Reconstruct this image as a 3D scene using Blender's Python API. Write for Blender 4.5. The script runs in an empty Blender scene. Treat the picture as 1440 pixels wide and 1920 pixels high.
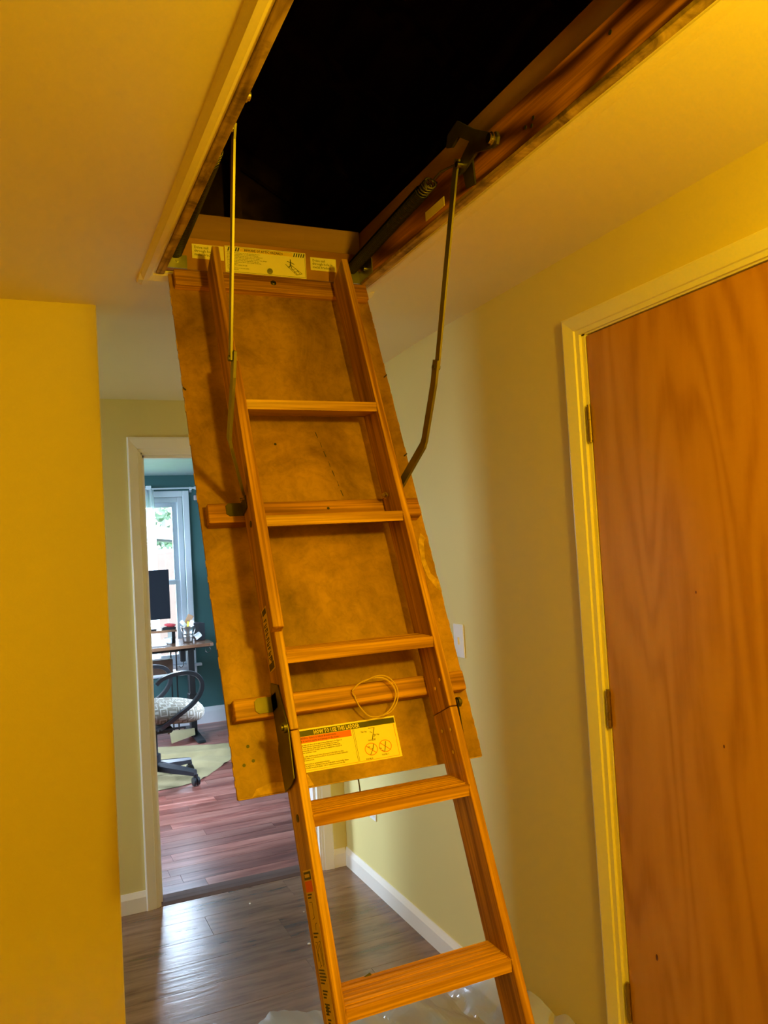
import bpy, bmesh, math, random
from mathutils import Vector, Matrix, noise as mnoise
R = random.Random(7)
SC = bpy.context.scene
COL = SC.collection

# ------------------------------------------------------------------ camera
YAW, PITCH, ROLL, FPX, CAMZ = 0.41928, 0.04221, -0.05621, 1516.8, 1.5191
def cam_axes():
    cy, sy, cp, sp = math.cos(YAW), math.sin(YAW), math.cos(PITCH), math.sin(PITCH)
    f = Vector((sy*cp, cy*cp, sp)); r = Vector((cy, -sy, 0)); u = r.cross(f)
    cr, sr = math.cos(ROLL), math.sin(ROLL)
    return r*cr + u*sr, u*cr - r*sr, f
cr_, cu_, cf_ = cam_axes()
cam_data = bpy.data.cameras.new('camera')
cam = bpy.data.objects.new('camera', cam_data); COL.objects.link(cam)
cam.matrix_world = Matrix(((cr_.x, cu_.x, -cf_.x, 0), (cr_.y, cu_.y, -cf_.y, 0), (cr_.z, cu_.z, -cf_.z, CAMZ), (0, 0, 0, 1)))
cam_data.sensor_fit = 'HORIZONTAL'; cam_data.sensor_width = 36; cam_data.lens = 36*FPX/1440
cam_data.clip_start = .02
SC.camera = cam

# ------------------------------------------------------------------ world, lamps, exposure
SC.view_settings.view_transform = 'Standard'
SC.view_settings.look = 'None'
SC.view_settings.exposure = 0.0
SC.view_settings.gamma = 1.0
SC.view_settings.use_curve_mapping = False
w = bpy.data.worlds.new('sky'); SC.world = w; w.use_nodes = True
bg = w.node_tree.nodes['Background']
bg.inputs[0].default_value = (0.62, 0.78, 1.0, 1); bg.inputs[1].default_value = 52.0
SC.cycles.max_bounces = 10; SC.cycles.diffuse_bounces = 6; SC.cycles.glossy_bounces = 4
SC.cycles.transparent_max_bounces = 12; SC.cycles.sample_clamp_indirect = 4
SC.cycles.caustics_reflective = False; SC.cycles.caustics_refractive = False
AMBER = (1.0, 0.62, 0.008)
LAMP = (0.72, -0.10, 1.97)
def point_lamp(name, loc, watts, colour, radius):
    d = bpy.data.lights.new(name, 'POINT'); d.energy = watts; d.color = colour; d.shadow_soft_size = radius
    o = bpy.data.objects.new(name, d); o.location = loc; COL.objects.link(o); return o
point_lamp('hall_lamp_light', LAMP, 80, AMBER, .07)
def portal(loc, rot, sx, sy):     # guides sampling of the sky through a window, gives no light of its own
    pd = bpy.data.lights.new('window_portal', 'AREA'); pd.shape = 'RECTANGLE'; pd.size = sx; pd.size_y = sy
    pd.cycles.is_portal = True
    po = bpy.data.objects.new('window_portal', pd); po.location = loc; po.rotation_euler = rot; COL.objects.link(po)
H_ = math.pi/2
portal((.945, 7.60, 1.31), (-H_, 0, 0), .78, 1.52)
portal((-1.68, 6.0, 1.45), (0, -H_, 0), 1.3, 1.7)
portal((-2.28, 3.15, 1.5), (0, -H_, 0), .84, .58)
portal((2.48, 5.6, 1.45), (0, H_, 0), 1.3, 1.7)

# ------------------------------------------------------------------ dimensions
XR, XL, YL, YE, ZC, ZE = 1.369, .2156, 2.48, 3.733, 2.2755, 2.238
YF, X0, Y0 = 7.52, -2.2, -2.2
HX0, HX1, HY0, HY1 = .362, .912, .77, 2.135          # inside of the hatch frame

# ------------------------------------------------------------------ materials
def newmat(name):
    m = bpy.data.materials.new(name); m.use_nodes = True
    nt = m.node_tree; b = nt.nodes['Principled BSDF']; return m, nt, b
def N(nt, t, **kw):
    n = nt.nodes.new(t)
    for k, v in kw.items():
        if k.startswith('i_'): n.inputs[k[2:].replace('_', ' ')].default_value = v
        else: setattr(n, k, v)
    return n
def L(nt, a, ao, b, bi): nt.links.new(a.outputs[ao], b.inputs[bi])
def c4(c): return (c[0], c[1], c[2], 1)
def ramp(nt, stops):
    r = nt.nodes.new('ShaderNodeValToRGB'); e = r.color_ramp.elements
    while len(e) > 1: e.remove(e[-1])
    e[0].position = stops[0][0]; e[0].color = c4(stops[0][1])
    for p, c in stops[1:]:
        x = e.new(p); x.color = c4(c)
    return r
def coords(nt, scale=(1, 1, 1), rand=0.0):
    tc = nt.nodes.new('ShaderNodeTexCoord'); mp = nt.nodes.new('ShaderNodeMapping'); mp.inputs['Scale'].default_value = scale
    if rand:
        oi = nt.nodes.new('ShaderNodeObjectInfo'); mu = N(nt, 'ShaderNodeMath', operation='MULTIPLY'); mu.inputs[1].default_value = rand
        L(nt, oi, 'Random', mu, 0); ad = N(nt, 'ShaderNodeVectorMath', operation='ADD')
        L(nt, tc, 'Object', ad, 0); L(nt, mu, 0, ad, 1); L(nt, ad, 0, mp, 0)
    else: L(nt, tc, 'Object', mp, 0)
    return mp
def plain(name, col, rough=.5, metal=0, var=.06, vscale=6, bump=0.0, bscale=60, spec=.5):
    m, nt, b = newmat(name); mp = coords(nt)
    n1 = N(nt, 'ShaderNodeTexNoise', i_Scale=vscale, i_Detail=4.0); L(nt, mp, 0, n1, 'Vector')
    r = ramp(nt, [(.3, [max(0, c*(1-var)) for c in col]), (.7, [min(1, c*(1+var)) for c in col])])
    L(nt, n1, 0, r, 0); L(nt, r, 0, b, 'Base Color')
    b.inputs['Roughness'].default_value = rough; b.inputs['Metallic'].default_value = metal
    b.inputs['Specular IOR Level'].default_value = spec
    if bump:
        n2 = N(nt, 'ShaderNodeTexNoise', i_Scale=bscale, i_Detail=3.0); L(nt, mp, 0, n2, 'Vector')
        bp = N(nt, 'ShaderNodeBump', i_Strength=bump, i_Distance=.003); L(nt, n2, 0, bp, 'Height'); L(nt, bp, 0, b, 'Normal')
    return m
def wood(name, dark, mid, light, axis, freq=7.0, streak=0.0, fine=0.0, stretch=.09, bands=9.0, rough=.5, rand=0.0, band_amt=.55, stains=None, stain_scale=5.0, bump=.15, tint=0.0, spec=.4):
    m, nt, b = newmat(name)
    sc = [1, 1, 1]; sc[axis] = stretch
    mp = coords(nt, tuple(sc), rand)
    n1 = N(nt, 'ShaderNodeTexNoise', i_Scale=freq, i_Detail=1.5, i_Distortion=.25); L(nt, mp, 0, n1, 'Vector')
    mu = N(nt, 'ShaderNodeMath', operation='MULTIPLY'); mu.inputs[1].default_value = bands*6.283; L(nt, n1, 0, mu, 0)
    sn = N(nt, 'ShaderNodeMath', operation='SINE'); L(nt, mu, 0, sn, 0)
    ma = N(nt, 'ShaderNodeMath', operation='MULTIPLY_ADD'); ma.inputs[1].default_value = .5; ma.inputs[2].default_value = .5; L(nt, sn, 0, ma, 0)
    n2 = N(nt, 'ShaderNodeTexNoise', i_Scale=freq*14, i_Detail=5.0); L(nt, mp, 0, n2, 'Vector')
    n3 = N(nt, 'ShaderNodeTexNoise', i_Scale=freq*1.7, i_Detail=3.0); L(nt, mp, 0, n3, 'Vector')
    m1 = N(nt, 'ShaderNodeMix', data_type='FLOAT'); m1.inputs[0].default_value = band_amt; L(nt, n3, 0, m1, 2); L(nt, ma, 0, m1, 3)
    m2 = N(nt, 'ShaderNodeMix', data_type='FLOAT'); m2.inputs[0].default_value = .28; L(nt, m1, 0, m2, 2); L(nt, n2, 0, m2, 3)
    r = ramp(nt, [(.22, dark), (.5, mid), (.78, light)]); L(nt, m2, 0, r, 0)
    out = r
    if streak:
        sc3 = [1, 1, 1]; sc3[axis] = .022
        mp3 = coords(nt, tuple(sc3), rand); n5 = N(nt, 'ShaderNodeTexNoise', i_Scale=170.0, i_Detail=3.0, i_Distortion=.1); L(nt, mp3, 0, n5, 'Vector')
        r5 = ramp(nt, [(.40, (1-streak, 1-streak*1.15, 1-streak*1.3)), (.60, (1.06, 1.06, 1.06))]); L(nt, n5, 0, r5, 0)
        x5 = N(nt, 'ShaderNodeMix', data_type='RGBA', blend_type='MULTIPLY'); x5.inputs[0].default_value = 1; L(nt, out, 0, x5, 6); L(nt, r5, 0, x5, 7)
        class O: outputs = [x5.outputs[2]]
        out = O
    if fine:
        mp6 = coords(nt, (1, 1, 1)); n6 = N(nt, 'ShaderNodeTexNoise', i_Scale=42.0, i_Detail=6.0, i_Roughness=.7, i_Distortion=1.0); L(nt, mp6, 0, n6, 'Vector')
        r6 = ramp(nt, [(.36, (1-fine, 1-fine, 1-fine)), (.56, (1.05, 1.05, 1.05))]); L(nt, n6, 0, r6, 0)
        x6 = N(nt, 'ShaderNodeMix', data_type='RGBA', blend_type='MULTIPLY'); x6.inputs[0].default_value = 1; L(nt, out, 0, x6, 6); L(nt, r6, 0, x6, 7)
        class O2: outputs = [x6.outputs[2]]
        out = O2
    if tint:
        oi = nt.nodes.new('ShaderNodeObjectInfo'); mr = N(nt, 'ShaderNodeMapRange'); mr.inputs[3].default_value = 1-tint; mr.inputs[4].default_value = 1+tint
        L(nt, oi, 'Random', mr, 0); hs = nt.nodes.new('ShaderNodeHueSaturation'); L(nt, mr, 0, hs, 'Value'); L(nt, out, 0, hs, 'Color'); out = hs
    if stains:
        mp2 = coords(nt, (1, 1, 1)); n4 = N(nt, 'ShaderNodeTexNoise', i_Scale=stain_scale, i_Detail=7.0, i_Roughness=.65, i_Distortion=.8); L(nt, mp2, 0, n4, 'Vector')
        r2 = ramp(nt, [(.42, (0, 0, 0)), (.68, (1, 1, 1))]); L(nt, n4, 0, r2, 0)
        mx = N(nt, 'ShaderNodeMix', data_type='RGBA', blend_type='MULTIPLY'); L(nt, r2, 0, mx, 0); L(nt, out, 0, mx, 6); mx.inputs[7].default_value = c4(stains)
        nt.links.new(mx.outputs[2], b.inputs['Base Color'])
    else: L(nt, out, 0, b, 'Base Color')
    b.inputs['Roughness'].default_value = rough; b.inputs['Specular IOR Level'].default_value = spec
    if bump:
        bp = N(nt, 'ShaderNodeBump', i_Strength=bump, i_Distance=.003); L(nt, m2, 0, bp, 'Height'); L(nt, bp, 0, b, 'Normal')
    return m
PD, PM, PL = (.25, .10, .016), (.48, .24, .036), (.64, .36, .066)
M = {}
M['wall'] = plain('pale_yellow_wall_paint', (.74, .635, .26), .55, var=.02, vscale=2, bump=.08, bscale=220)
M['ceil'] = plain('off_white_ceiling_paint', (.88, .79, .62), .45, var=.02, vscale=1.5, bump=.10, bscale=9)
M['trim'] = plain('semi_gloss_white_trim', (.88, .84, .76), .3, var=.02, vscale=3)
M['trimfar'] = plain('white_trim_in_study', (.80, .83, .88), .35, var=.02)
M['green'] = plain('dark_teal_wall_paint', (.055, .150, .155), .5, var=.04, vscale=2)
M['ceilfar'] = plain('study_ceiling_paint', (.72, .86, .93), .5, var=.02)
M['rail'] = wood('ladder_rail_pine', PD, PM, PL, 1, freq=11, stretch=.05, bands=7, rough=.42, rand=7, band_amt=.45, streak=.32)
M['tread'] = wood('ladder_tread_pine', PD, PM, PL, 0, freq=11, stretch=.05, bands=6, rough=.42, rand=7, band_amt=.45, streak=.32)
M['cleat'] = wood('cleat_pine', (.26, .10, .018), (.46, .21, .042), (.60, .30, .06), 0, freq=12, stretch=.06, bands=6, rough=.5, rand=5, streak=.38)
M['ply'] = wood('stained_plywood', (.27, .135, .026), (.42, .225, .046), (.50, .28, .06), 1, freq=3.2, stretch=.16, bands=3, rough=.5, band_amt=.3, stains=(.50, .47, .46), stain_scale=4.5, bump=.1, fine=.15)
M['plyedge'] = plain('raw_plywood_edge', (.52, .33, .11), .8, var=.3, vscale=60)
M['jamb'] = wood('jamb_fir', (.12, .035, .008), (.40, .155, .026), (.70, .31, .055), 1, freq=6, stretch=.13, bands=9, rough=.5, band_amt=.8, streak=.3)
M['jambx'] = wood('jamb_fir_across', (.24, .09, .02), (.38, .165, .04), (.48, .23, .06), 0, freq=6, stretch=.08, bands=5, rough=.55)
M['joist'] = wood('joist_lumber', (.22, .10, .025), (.36, .18, .045), (.46, .25, .07), 1, freq=5, stretch=.08, bands=6, rough=.8)
M['joistx'] = wood('header_lumber', (.24, .12, .035), (.38, .20, .06), (.48, .27, .09), 0, freq=4, stretch=.10, bands=4, rough=.8)
M['raw'] = wood('raw_edge_lumber', (.22, .13, .05), (.50, .33, .13), (.60, .42, .18), 1, freq=20, stretch=.08, bands=4, rough=.85, stains=(.25, .22, .2), stain_scale=14)
M['door'] = wood('birch_veneer', (.40, .165, .024), (.56, .265, .045), (.62, .31, .058), 2, freq=4.2, stretch=.17, bands=11, rough=.24, band_amt=.36, bump=.0, spec=.5)
M['steel'] = plain('galvanised_steel', (.42, .40, .36), .35, 1, var=.15, vscale=30)
M['oldsteel'] = plain('dull_olive_steel', (.11, .095, .052), .45, .7, var=.25, vscale=25)
M['armsteel'] = plain('zinc_bar', (.20, .18, .11), .42, .7, var=.12, vscale=20)
M['chrome'] = plain('bright_screw_metal', (.75, .72, .66), .2, 1, var=.05)
M['black'] = plain('black_coated_metal', (.012, .012, .014), .4, var=.1)
M['springm'] = plain('black_spring_steel', (.02, .018, .015), .35, .6, var=.1)
M['hingeb'] = plain('antique_brass', (.36, .27, .12), .32, 1, var=.1)
M['plastic'] = plain('black_chair_plastic', (.02, .022, .028), .32, var=.1)
M['knot'] = plain('dark_wood_knot', (.12, .03, .01), .5)
M['label'] = plain('cream_label_paper', (.92, .84, .72), .5, var=.03)
M['labelb'] = plain('amber_label_paper', (.95, .82, .46), .45, var=.02)
M['ink'] = plain('black_ink', (.03, .028, .02), .5)
M['inkred'] = plain('orange_ink', (.80, .12, .02), .5)
M['inkyel'] = plain('yellow_ink', (.85, .60, .04), .5)
M['labely'] = plain('yellow_label_paper', (.70, .52, .10), .5, var=.06)
M['string'] = plain('waxed_twine', (.62, .42, .13), .5, var=.1)
M['cordb'] = plain('dark_cord', (.05, .035, .02), .7)
M['white'] = plain('white_plastic', (.85, .85, .82), .3)
M['vinyl'] = plain('white_window_vinyl', (.80, .86, .95), .35, var=.02)
M['screen'] = plain('monitor_black', (.006, .008, .012), .55, spec=.15)
M['silver'] = plain('galvanised_pail_metal', (.5, .5, .5), .3, 1, var=.12, vscale=12)
M['desk'] = wood('walnut_laminate', (.09, .04, .022), (.16, .08, .045), (.22, .12, .07), 0, freq=8, stretch=.08, bands=5, rough=.25)
M['paper'] = plain('crumpled_paper', (.75, .78, .8), .6, var=.2, vscale=20)
M['card'] = plain('brown_cardboard', (.30, .17, .09), .8)
M['boxc'] = plain('dark_brown_box', (.07, .035, .02), .8)
M['redc'] = plain('red_cloth', (.45, .04, .05), .7)
M['cloth'] = plain('khaki_canvas', (.32, .26, .13), .85, var=.12, vscale=8, bump=.9, bscale=14)
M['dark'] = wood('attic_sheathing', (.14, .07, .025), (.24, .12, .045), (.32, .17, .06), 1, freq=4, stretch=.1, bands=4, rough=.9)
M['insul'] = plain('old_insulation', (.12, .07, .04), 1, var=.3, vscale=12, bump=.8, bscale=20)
M['pink'] = plain('pale_pink_plastic', (.6, .45, .45), .5)
M['grass'] = plain('lawn', (.04, .075, .02), .9, var=.3, vscale=3)
M['leaf'] = plain('tree_leaves', (.017, .045, .011), .8, var=.5, vscale=2)
M['bark'] = plain('tree_bark', (.12, .08, .05), .9)
M['fence'] = plain('cedar_fence', (.042, .022, .013), .8, var=.1)
M['shed'] = plain('shed_siding', (.16, .16, .16), .7)
M['eavedark'] = plain('shed_dark_eave', (.10, .12, .12), .8)  # eave strip, darker than the shed siding
M['lampm'] = plain('lamp_base_metal', (.6, .58, .5), .4, .5)
def glass_mat():
    m, nt, b = newmat('window_glass'); nt.nodes.remove(b)
    t = nt.nodes.new('ShaderNodeBsdfTransparent'); g = N(nt, 'ShaderNodeBsdfGlossy', i_Roughness=.02); mx = nt.nodes.new('ShaderNodeMixShader')
    fr = N(nt, 'ShaderNodeFresnel', i_IOR=1.35); L(nt, fr, 0, mx, 0); L(nt, t, 0, mx, 1); L(nt, g, 0, mx, 2)
    L(nt, mx, 0, nt.nodes['Material Output'], 0); return m
M['glass'] = glass_mat()
def sheer_mat(name, col, trans, gloss_r, gl=.15, tr=.4):
    m, nt, b = newmat(name); nt.nodes.remove(b)
    t = nt.nodes.new('ShaderNodeBsdfTransparent'); d = N(nt, 'ShaderNodeBsdfTranslucent', i_Color=c4(col)); df = N(nt, 'ShaderNodeBsdfDiffuse', i_Color=c4(col))
    g = N(nt, 'ShaderNodeBsdfGlossy', i_Roughness=gloss_r)
    a = nt.nodes.new('ShaderNodeMixShader'); a.inputs[0].default_value = tr; L(nt, df, 0, a, 1); L(nt, d, 0, a, 2)
    b2 = nt.nodes.new('ShaderNodeMixShader'); b2.inputs[0].default_value = trans; L(nt, a, 0, b2, 1); L(nt, t, 0, b2, 2)
    c = nt.nodes.new('ShaderNodeMixShader'); c.inputs[0].default_value = gl; L(nt, b2, 0, c, 1); L(nt, g, 0, c, 2)
    L(nt, c, 0, nt.nodes['Material Output'], 0); return m
M['sheer'] = sheer_mat('sheer_curtain_fabric', (.9, .95, 1), .35, .6, .02, .6)
M['poly'] = sheer_mat('clear_plastic_sheeting', (.82, .80, .78), .58, .20, .20, .3)
def floor_mat(name, cols, rough, bump, axis=0, freq=5, stretch=.16, fine=.3, tint=.12, spec=.5):
    m, nt, b = newmat(name)
    sc = [1, 1, 1]; sc[axis] = stretch
    mp = coords(nt, tuple(sc), 31)
    n1 = N(nt, 'ShaderNodeTexNoise', i_Scale=freq, i_Detail=6.0, i_Roughness=.62, i_Distortion=1.4); L(nt, mp, 0, n1, 'Vector')
    n2 = N(nt, 'ShaderNodeTexNoise', i_Scale=freq*9, i_Detail=4.0, i_Distortion=.5); L(nt, mp, 0, n2, 'Vector')
    mx = N(nt, 'ShaderNodeMix', data_type='FLOAT'); mx.inputs[0].default_value = fine; L(nt, n1, 0, mx, 2); L(nt, n2, 0, mx, 3)
    r = ramp(nt, list(zip((.30, .44, .54, .68), cols))); L(nt, mx, 0, r, 0)
    oi = nt.nodes.new('ShaderNodeObjectInfo'); mr = N(nt, 'ShaderNodeMapRange'); mr.inputs[3].default_value = 1-tint; mr.inputs[4].default_value = 1+tint
    L(nt, oi, 'Random', mr, 0); hs = nt.nodes.new('ShaderNodeHueSaturation'); L(nt, mr, 0, hs, 'Value'); L(nt, r, 0, hs, 'Color'); L(nt, hs, 0, b, 'Base Color')
    b.inputs['Roughness'].default_value = rough; b.inputs['Specular IOR Level'].default_value = spec
    bp = N(nt, 'ShaderNodeBump', i_Strength=bump, i_Distance=.002); L(nt, mx, 0, bp, 'Height'); L(nt, bp, 0, b, 'Normal')
    return m
M['hallfloor'] = floor_mat('hall_laminate', [(.035, .016, .010), (.14, .070, .040), (.21, .112, .066), (.27, .15, .092)], .235, 1.0, freq=4.5, spec=1.0, fine=.4, tint=.06)
M['roomfloor'] = floor_mat('study_laminate', [(.10, .028, .022), (.20, .060, .045), (.34, .13, .10), (.46, .22, .17)], .30, .2, freq=5, stretch=.1, tint=.35)
M['sill'] = floor_mat('threshold_wood', [(.05, .02, .012), (.08, .035, .02), (.10, .045, .028), (.13, .06, .04)], .55, .2, spec=.25)
def seat_mat():
    m, nt, b = newmat('chair_print_fabric'); mp = coords(nt, (1, 1, 1))
    v = N(nt, 'ShaderNodeTexVoronoi', i_Scale=17.0, distance='CHEBYCHEV'); L(nt, mp, 0, v, 'Vector')
    mu = N(nt, 'ShaderNodeMath', operation='MULTIPLY'); mu.inputs[1].default_value = 22; L(nt, v, 'Distance', mu, 0)
    s = N(nt, 'ShaderNodeMath', operation='SINE'); L(nt, mu, 0, s, 0)
    r = ramp(nt, [(.2, (.17, .145, .11)), (.5, (.36, .34, .29))]); L(nt, s, 0, r, 0); L(nt, r, 0, b, 'Base Color'); b.inputs['Roughness'].default_value = .9
    return m
M['seat'] = seat_mat()

# ------------------------------------------------------------------ mesh helpers
ROOT = {}
def tag(o, label=None, cat=None, group=None, kind=None):
    if label: o['label'] = label
    if cat: o['category'] = cat
    if group: o['group'] = group
    if kind: o['kind'] = kind
    return o
def thing(name, loc=(0, 0, 0), label=None, cat=None, group=None, mat=None, kind=None):
    o = bpy.data.objects.new(name, None); o.empty_display_size = .05; COL.objects.link(o)
    mw = mat if mat is not None else Matrix.Translation(Vector(loc)); o.matrix_world = mw; ROOT[o.name] = mw.copy()
    return tag(o, label, cat, group, kind)
def obj(name, bm, mat, parent=None, local=False, smooth=False):
    """bm is in world space unless local (then in the parent thing's frame)"""
    if parent is not None:
        mw = ROOT[parent.name]
        if not local: bm.transform(mw.inverted())
    else:
        vs = [v.co for v in bm.verts]
        c = Vector(((min(v.x for v in vs)+max(v.x for v in vs))/2, (min(v.y for v in vs)+max(v.y for v in vs))/2, min(v.z for v in vs)))
        mw = Matrix.Translation(c); bm.transform(mw.inverted())
    bmesh.ops.recalc_face_normals(bm, faces=bm.faces)
    me = bpy.data.meshes.new(name); bm.to_mesh(me); bm.free()
    mats = mat if isinstance(mat, (list, tuple)) else [mat]
    for m_ in mats: me.materials.append(m_)
    if smooth:
        for p in me.polygons: p.use_smooth = True
    o = bpy.data.objects.new(name, me); COL.objects.link(o)
    if parent is not None: o.parent = parent
    else: o.matrix_world = mw
    ROOT[o.name] = mw.copy()
    return o
def box(*bx, bev=0.0, seg=1, rot=None):
    out = bmesh.new()
    for b in bx:
        x0, x1, y0, y1, z0, z1 = b
        t = bmesh.new(); bmesh.ops.create_cube(t, size=1)
        for v in t.verts: v.co = Vector(((x0+x1)/2+v.co.x*(x1-x0), (y0+y1)/2+v.co.y*(y1-y0), (z0+z1)/2+v.co.z*(z1-z0)))
        if bev: bmesh.ops.bevel(t, geom=t.edges[:], offset=bev, segments=seg, affect='EDGES', profile=.5)
        if rot is not None: t.transform(rot)
        me = bpy.data.meshes.new('t'); t.to_mesh(me); t.free(); out.from_mesh(me); bpy.data.meshes.remove(me)
    return out
def join(*bms):
    out = bmesh.new()
    for b in bms:
        me = bpy.data.meshes.new('t'); b.to_mesh(me); b.free(); out.from_mesh(me); bpy.data.meshes.remove(me)
    return out
def prism(pts, axis, a0, a1, bev=0.0):
    """pts 2-D in the two other axes (in order), extruded along axis"""
    bm = bmesh.new()
    def P(p, a):
        q = list(p); q.insert(axis, a); return Vector(q)
    A = [bm.verts.new(P(p, a0)) for p in pts]; B = [bm.verts.new(P(p, a1)) for p in pts]
    n = len(pts); bm.faces.new(A); bm.faces.new(B[::-1])
    for i in range(n): bm.faces.new((A[i], B[i], B[(i+1) % n], A[(i+1) % n]))
    bmesh.ops.recalc_face_normals(bm, faces=bm.faces)
    if bev: bmesh.ops.bevel(bm, geom=bm.edges[:], offset=bev, segments=1, affect='EDGES')
    return bm
def sweep(path, sec, up=(0, 0, 1), closed=False):
    """sweep 2-D section along path; sec = [(side, up)...]"""
    bm = bmesh.new(); path = [Vector(p) for p in path]; n = len(path); rings = []; up = Vector(up)
    for i, p in enumerate(path):
        a = path[(i-1) % n] if (closed or i > 0) else p; b = path[(i+1) % n] if (closed or i < n-1) else p
        t = (b-a).normalized(); s = t.cross(up)
        if s.length < 1e-3: s = t.cross(Vector((1, 0, 0)))
        s.normalize(); u = s.cross(t)
        rings.append([bm.verts.new(p + s*q[0] + u*q[1]) for q in sec])
    k = len(sec)
    for i in range(n if closed else n-1):
        r0, r1 = rings[i], rings[(i+1) % n]
        for j in range(k): bm.faces.new((r0[j], r0[(j+1) % k], r1[(j+1) % k], r1[j]))
    if not closed: bm.faces.new(rings[0][::-1]); bm.faces.new(rings[-1])
    return bm
def circ(r, k=8): return [(r*math.cos(2*math.pi*i/k), r*math.sin(2*math.pi*i/k)) for i in range(k)]
def rect(w_, h_): return [(-w_/2, -h_/2), (w_/2, -h_/2), (w_/2, h_/2), (-w_/2, h_/2)]
def tube(path, r, k=8, closed=False, up=(0, 0, 1)): return sweep(path, circ(r, k), up, closed)
def disc(c, axis, r, t, k=16, bev=0):
    """short cylinder centred at c along axis vector"""
    a = Vector(axis).normalized(); c = Vector(c)
    up = (0, 0, 1) if abs(a.z) < .9 else (1, 0, 0)
    return sweep([c-a*t/2, c+a*t/2], circ(r, k), up)
def lathe(prof, c, k=20):
    bm = bmesh.new(); rings = []
    for r, z in prof:
        rings.append([bm.verts.new((c[0]+r*math.cos(2*math.pi*i/k), c[1]+r*math.sin(2*math.pi*i/k), c[2]+z)) for i in range(k)])
    for a, b in zip(rings, rings[1:]):
        for i in range(k): bm.faces.new((a[i], a[(i+1) % k], b[(i+1) % k], b[i]))
    return bm
def smoothpath(pts, n=6):
    P = [Vector(p) for p in pts]; P = [P[0]*2-P[1]] + P + [P[-1]*2-P[-2]]; out = []
    for i in range(1, len(P)-2):
        for k in range(n):
            t = k/n; a, b, c, d = P[i-1:i+3]
            out.append(.5*((2*b)+(c-a)*t+(2*a-5*b+4*c-d)*t*t+(3*b-a-3*c+d)*t**3))
    out.append(P[-2]); return out
def bmtext(strs, size, mat4, thick=.0002, align='LEFT', narrow=1.0, bold=0.0):
    """list of (string, x, y[, size]) in label plane -> bmesh"""
    out = bmesh.new()
    for s in strs:
        cu = bpy.data.curves.new('t', 'FONT'); cu.body = s[0]; cu.size = s[3] if len(s) > 3 else size; cu.align_x = align
        cu.resolution_u = 1; cu.extrude = thick; cu.offset = bold
        o = bpy.data.objects.new('t', cu); COL.objects.link(o)
        dg = bpy.context.evaluated_depsgraph_get(); me = bpy.data.meshes.new_from_object(o.evaluated_get(dg))
        me.transform(mat4 @ Matrix.Translation((s[1], s[2], 0)) @ Matrix.Diagonal((narrow, 1, 1, 1)))
        out.from_mesh(me); bpy.data.meshes.remove(me); bpy.data.objects.remove(o); bpy.data.curves.remove(cu)
    return out
def struct(name, bm, mat, parent=None, **k):
    o = obj(name, bm, mat, parent, **k)
    if parent is None: o['kind'] = 'structure'
    return o
def dup(o, parent=None, mat4=None, off=None):
    c = o.copy(); COL.objects.link(c)
    if parent is not None: c.parent = parent
    if off is not None: c.location = Vector(o.location) + Vector(off)
    for ch in list(o.children): dup(ch, c)
    return c

# ================================================================== THE SETTING
fl = struct('floor', box((X0-.1, 2.6, Y0-.1, YF+.1, -.08, -.012)), M['dark'])
# hall planks, laid across the hall, each its own piece
def planks(parent, x0, x1, y0, y1, wid, ln, mat, seed, ztop=0.0):
    rr = random.Random(seed); cache = {}
    y = y0; row = 0
    while y < y1-.001:
        x = x0 - rr.random()*ln*.9
        yb = min(y+wid, y1)
        while x < x1:
            a, b = max(x, x0), min(x+ln, x1)
            if b-a > .02:
                g = .0003
                o = obj('plank', box((a+g, b-g, y+g, yb-g, -.012, ztop), bev=.0006), mat)
                c = o.matrix_world.copy(); o.parent = parent; o.matrix_parent_inverse = Matrix.Identity(4)
                o.location = c.translation - ROOT[parent.name].translation
            x += ln
        y = yb; row += 1
planks(fl, X0, XR+.0, .2, YE+.01, .185, 1.28, M['hallfloor'], 3)
planks(fl, -.6, 2.4, YE+.115, YF, .098, .92, M['roomfloor'], 5)

# ceiling with the hatch hole; beyond a crease it sags down to the end wall
zt = ZC+.013
YC = 2.645
ceil_bm = box((X0, HX0-.022, Y0, YC, ZC, zt), (HX1+.022, XR, Y0, YC, ZC, zt), (HX0-.022, HX1+.022, Y0, HY0-.02, ZC, zt), (HX0-.022, HX1+.022, HY1+.02, YC, ZC, zt))
cb2 = prism([(YC, ZC), (YE, ZE), (YE, zt+.02), (YC, zt+.02)], 0, X0, XR)
struct('ceiling', join(ceil_bm, cb2), M['ceil'])
struct('ceiling_study', box((-1.6, 2.4, YE+.1, YF, ZC, ZC+.1)), M['ceilfar'])
# hall walls
DY0, DY1, DZ = .945, 1.722, 2.052
struct('wall_right', box((XR, XR+.1, DY1, YE, 0, 2.5), (XR, XR+.1, DY0-.014, DY1, DZ, 2.5), (XR, XR+.1, Y0, DY0-.014, 0, 2.5)), M['wall'])
struct('wall_left', box((X0, XL, YL, YL+.11, 0, 2.5), bev=.003), M['wall'])
DX0, DX1, DTOP = .487, 1.238, 1.995
struct('wall_end', box((X0-.1, DX0-.012, YE, YE+.105, 0, 2.5), (DX1+.012, 2.5, YE, YE+.105, 0, 2.5), (DX0-.012, DX1+.012, YE, YE+.105, DTOP+.012, 2.5)), [M['wall']])
struct('wall_back', box((X0, XR, Y0-.1, Y0, 0, 2.5)), M['wall'])
def wall_hole(x0, x1, ya, yb, wy0, wy1, wz0, wz1): return box((x0, x1, ya, wy0, 0, 2.5), (x0, x1, wy1, yb, 0, 2.5), (x0, x1, wy0, wy1, 0, wz0), (x0, x1, wy0, wy1, wz1, 2.5))
struct('wall_west', wall_hole(X0-.1, X0, Y0, YE+.1, 2.86, 3.44, 1.08, 1.92), M['wall'])
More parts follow.
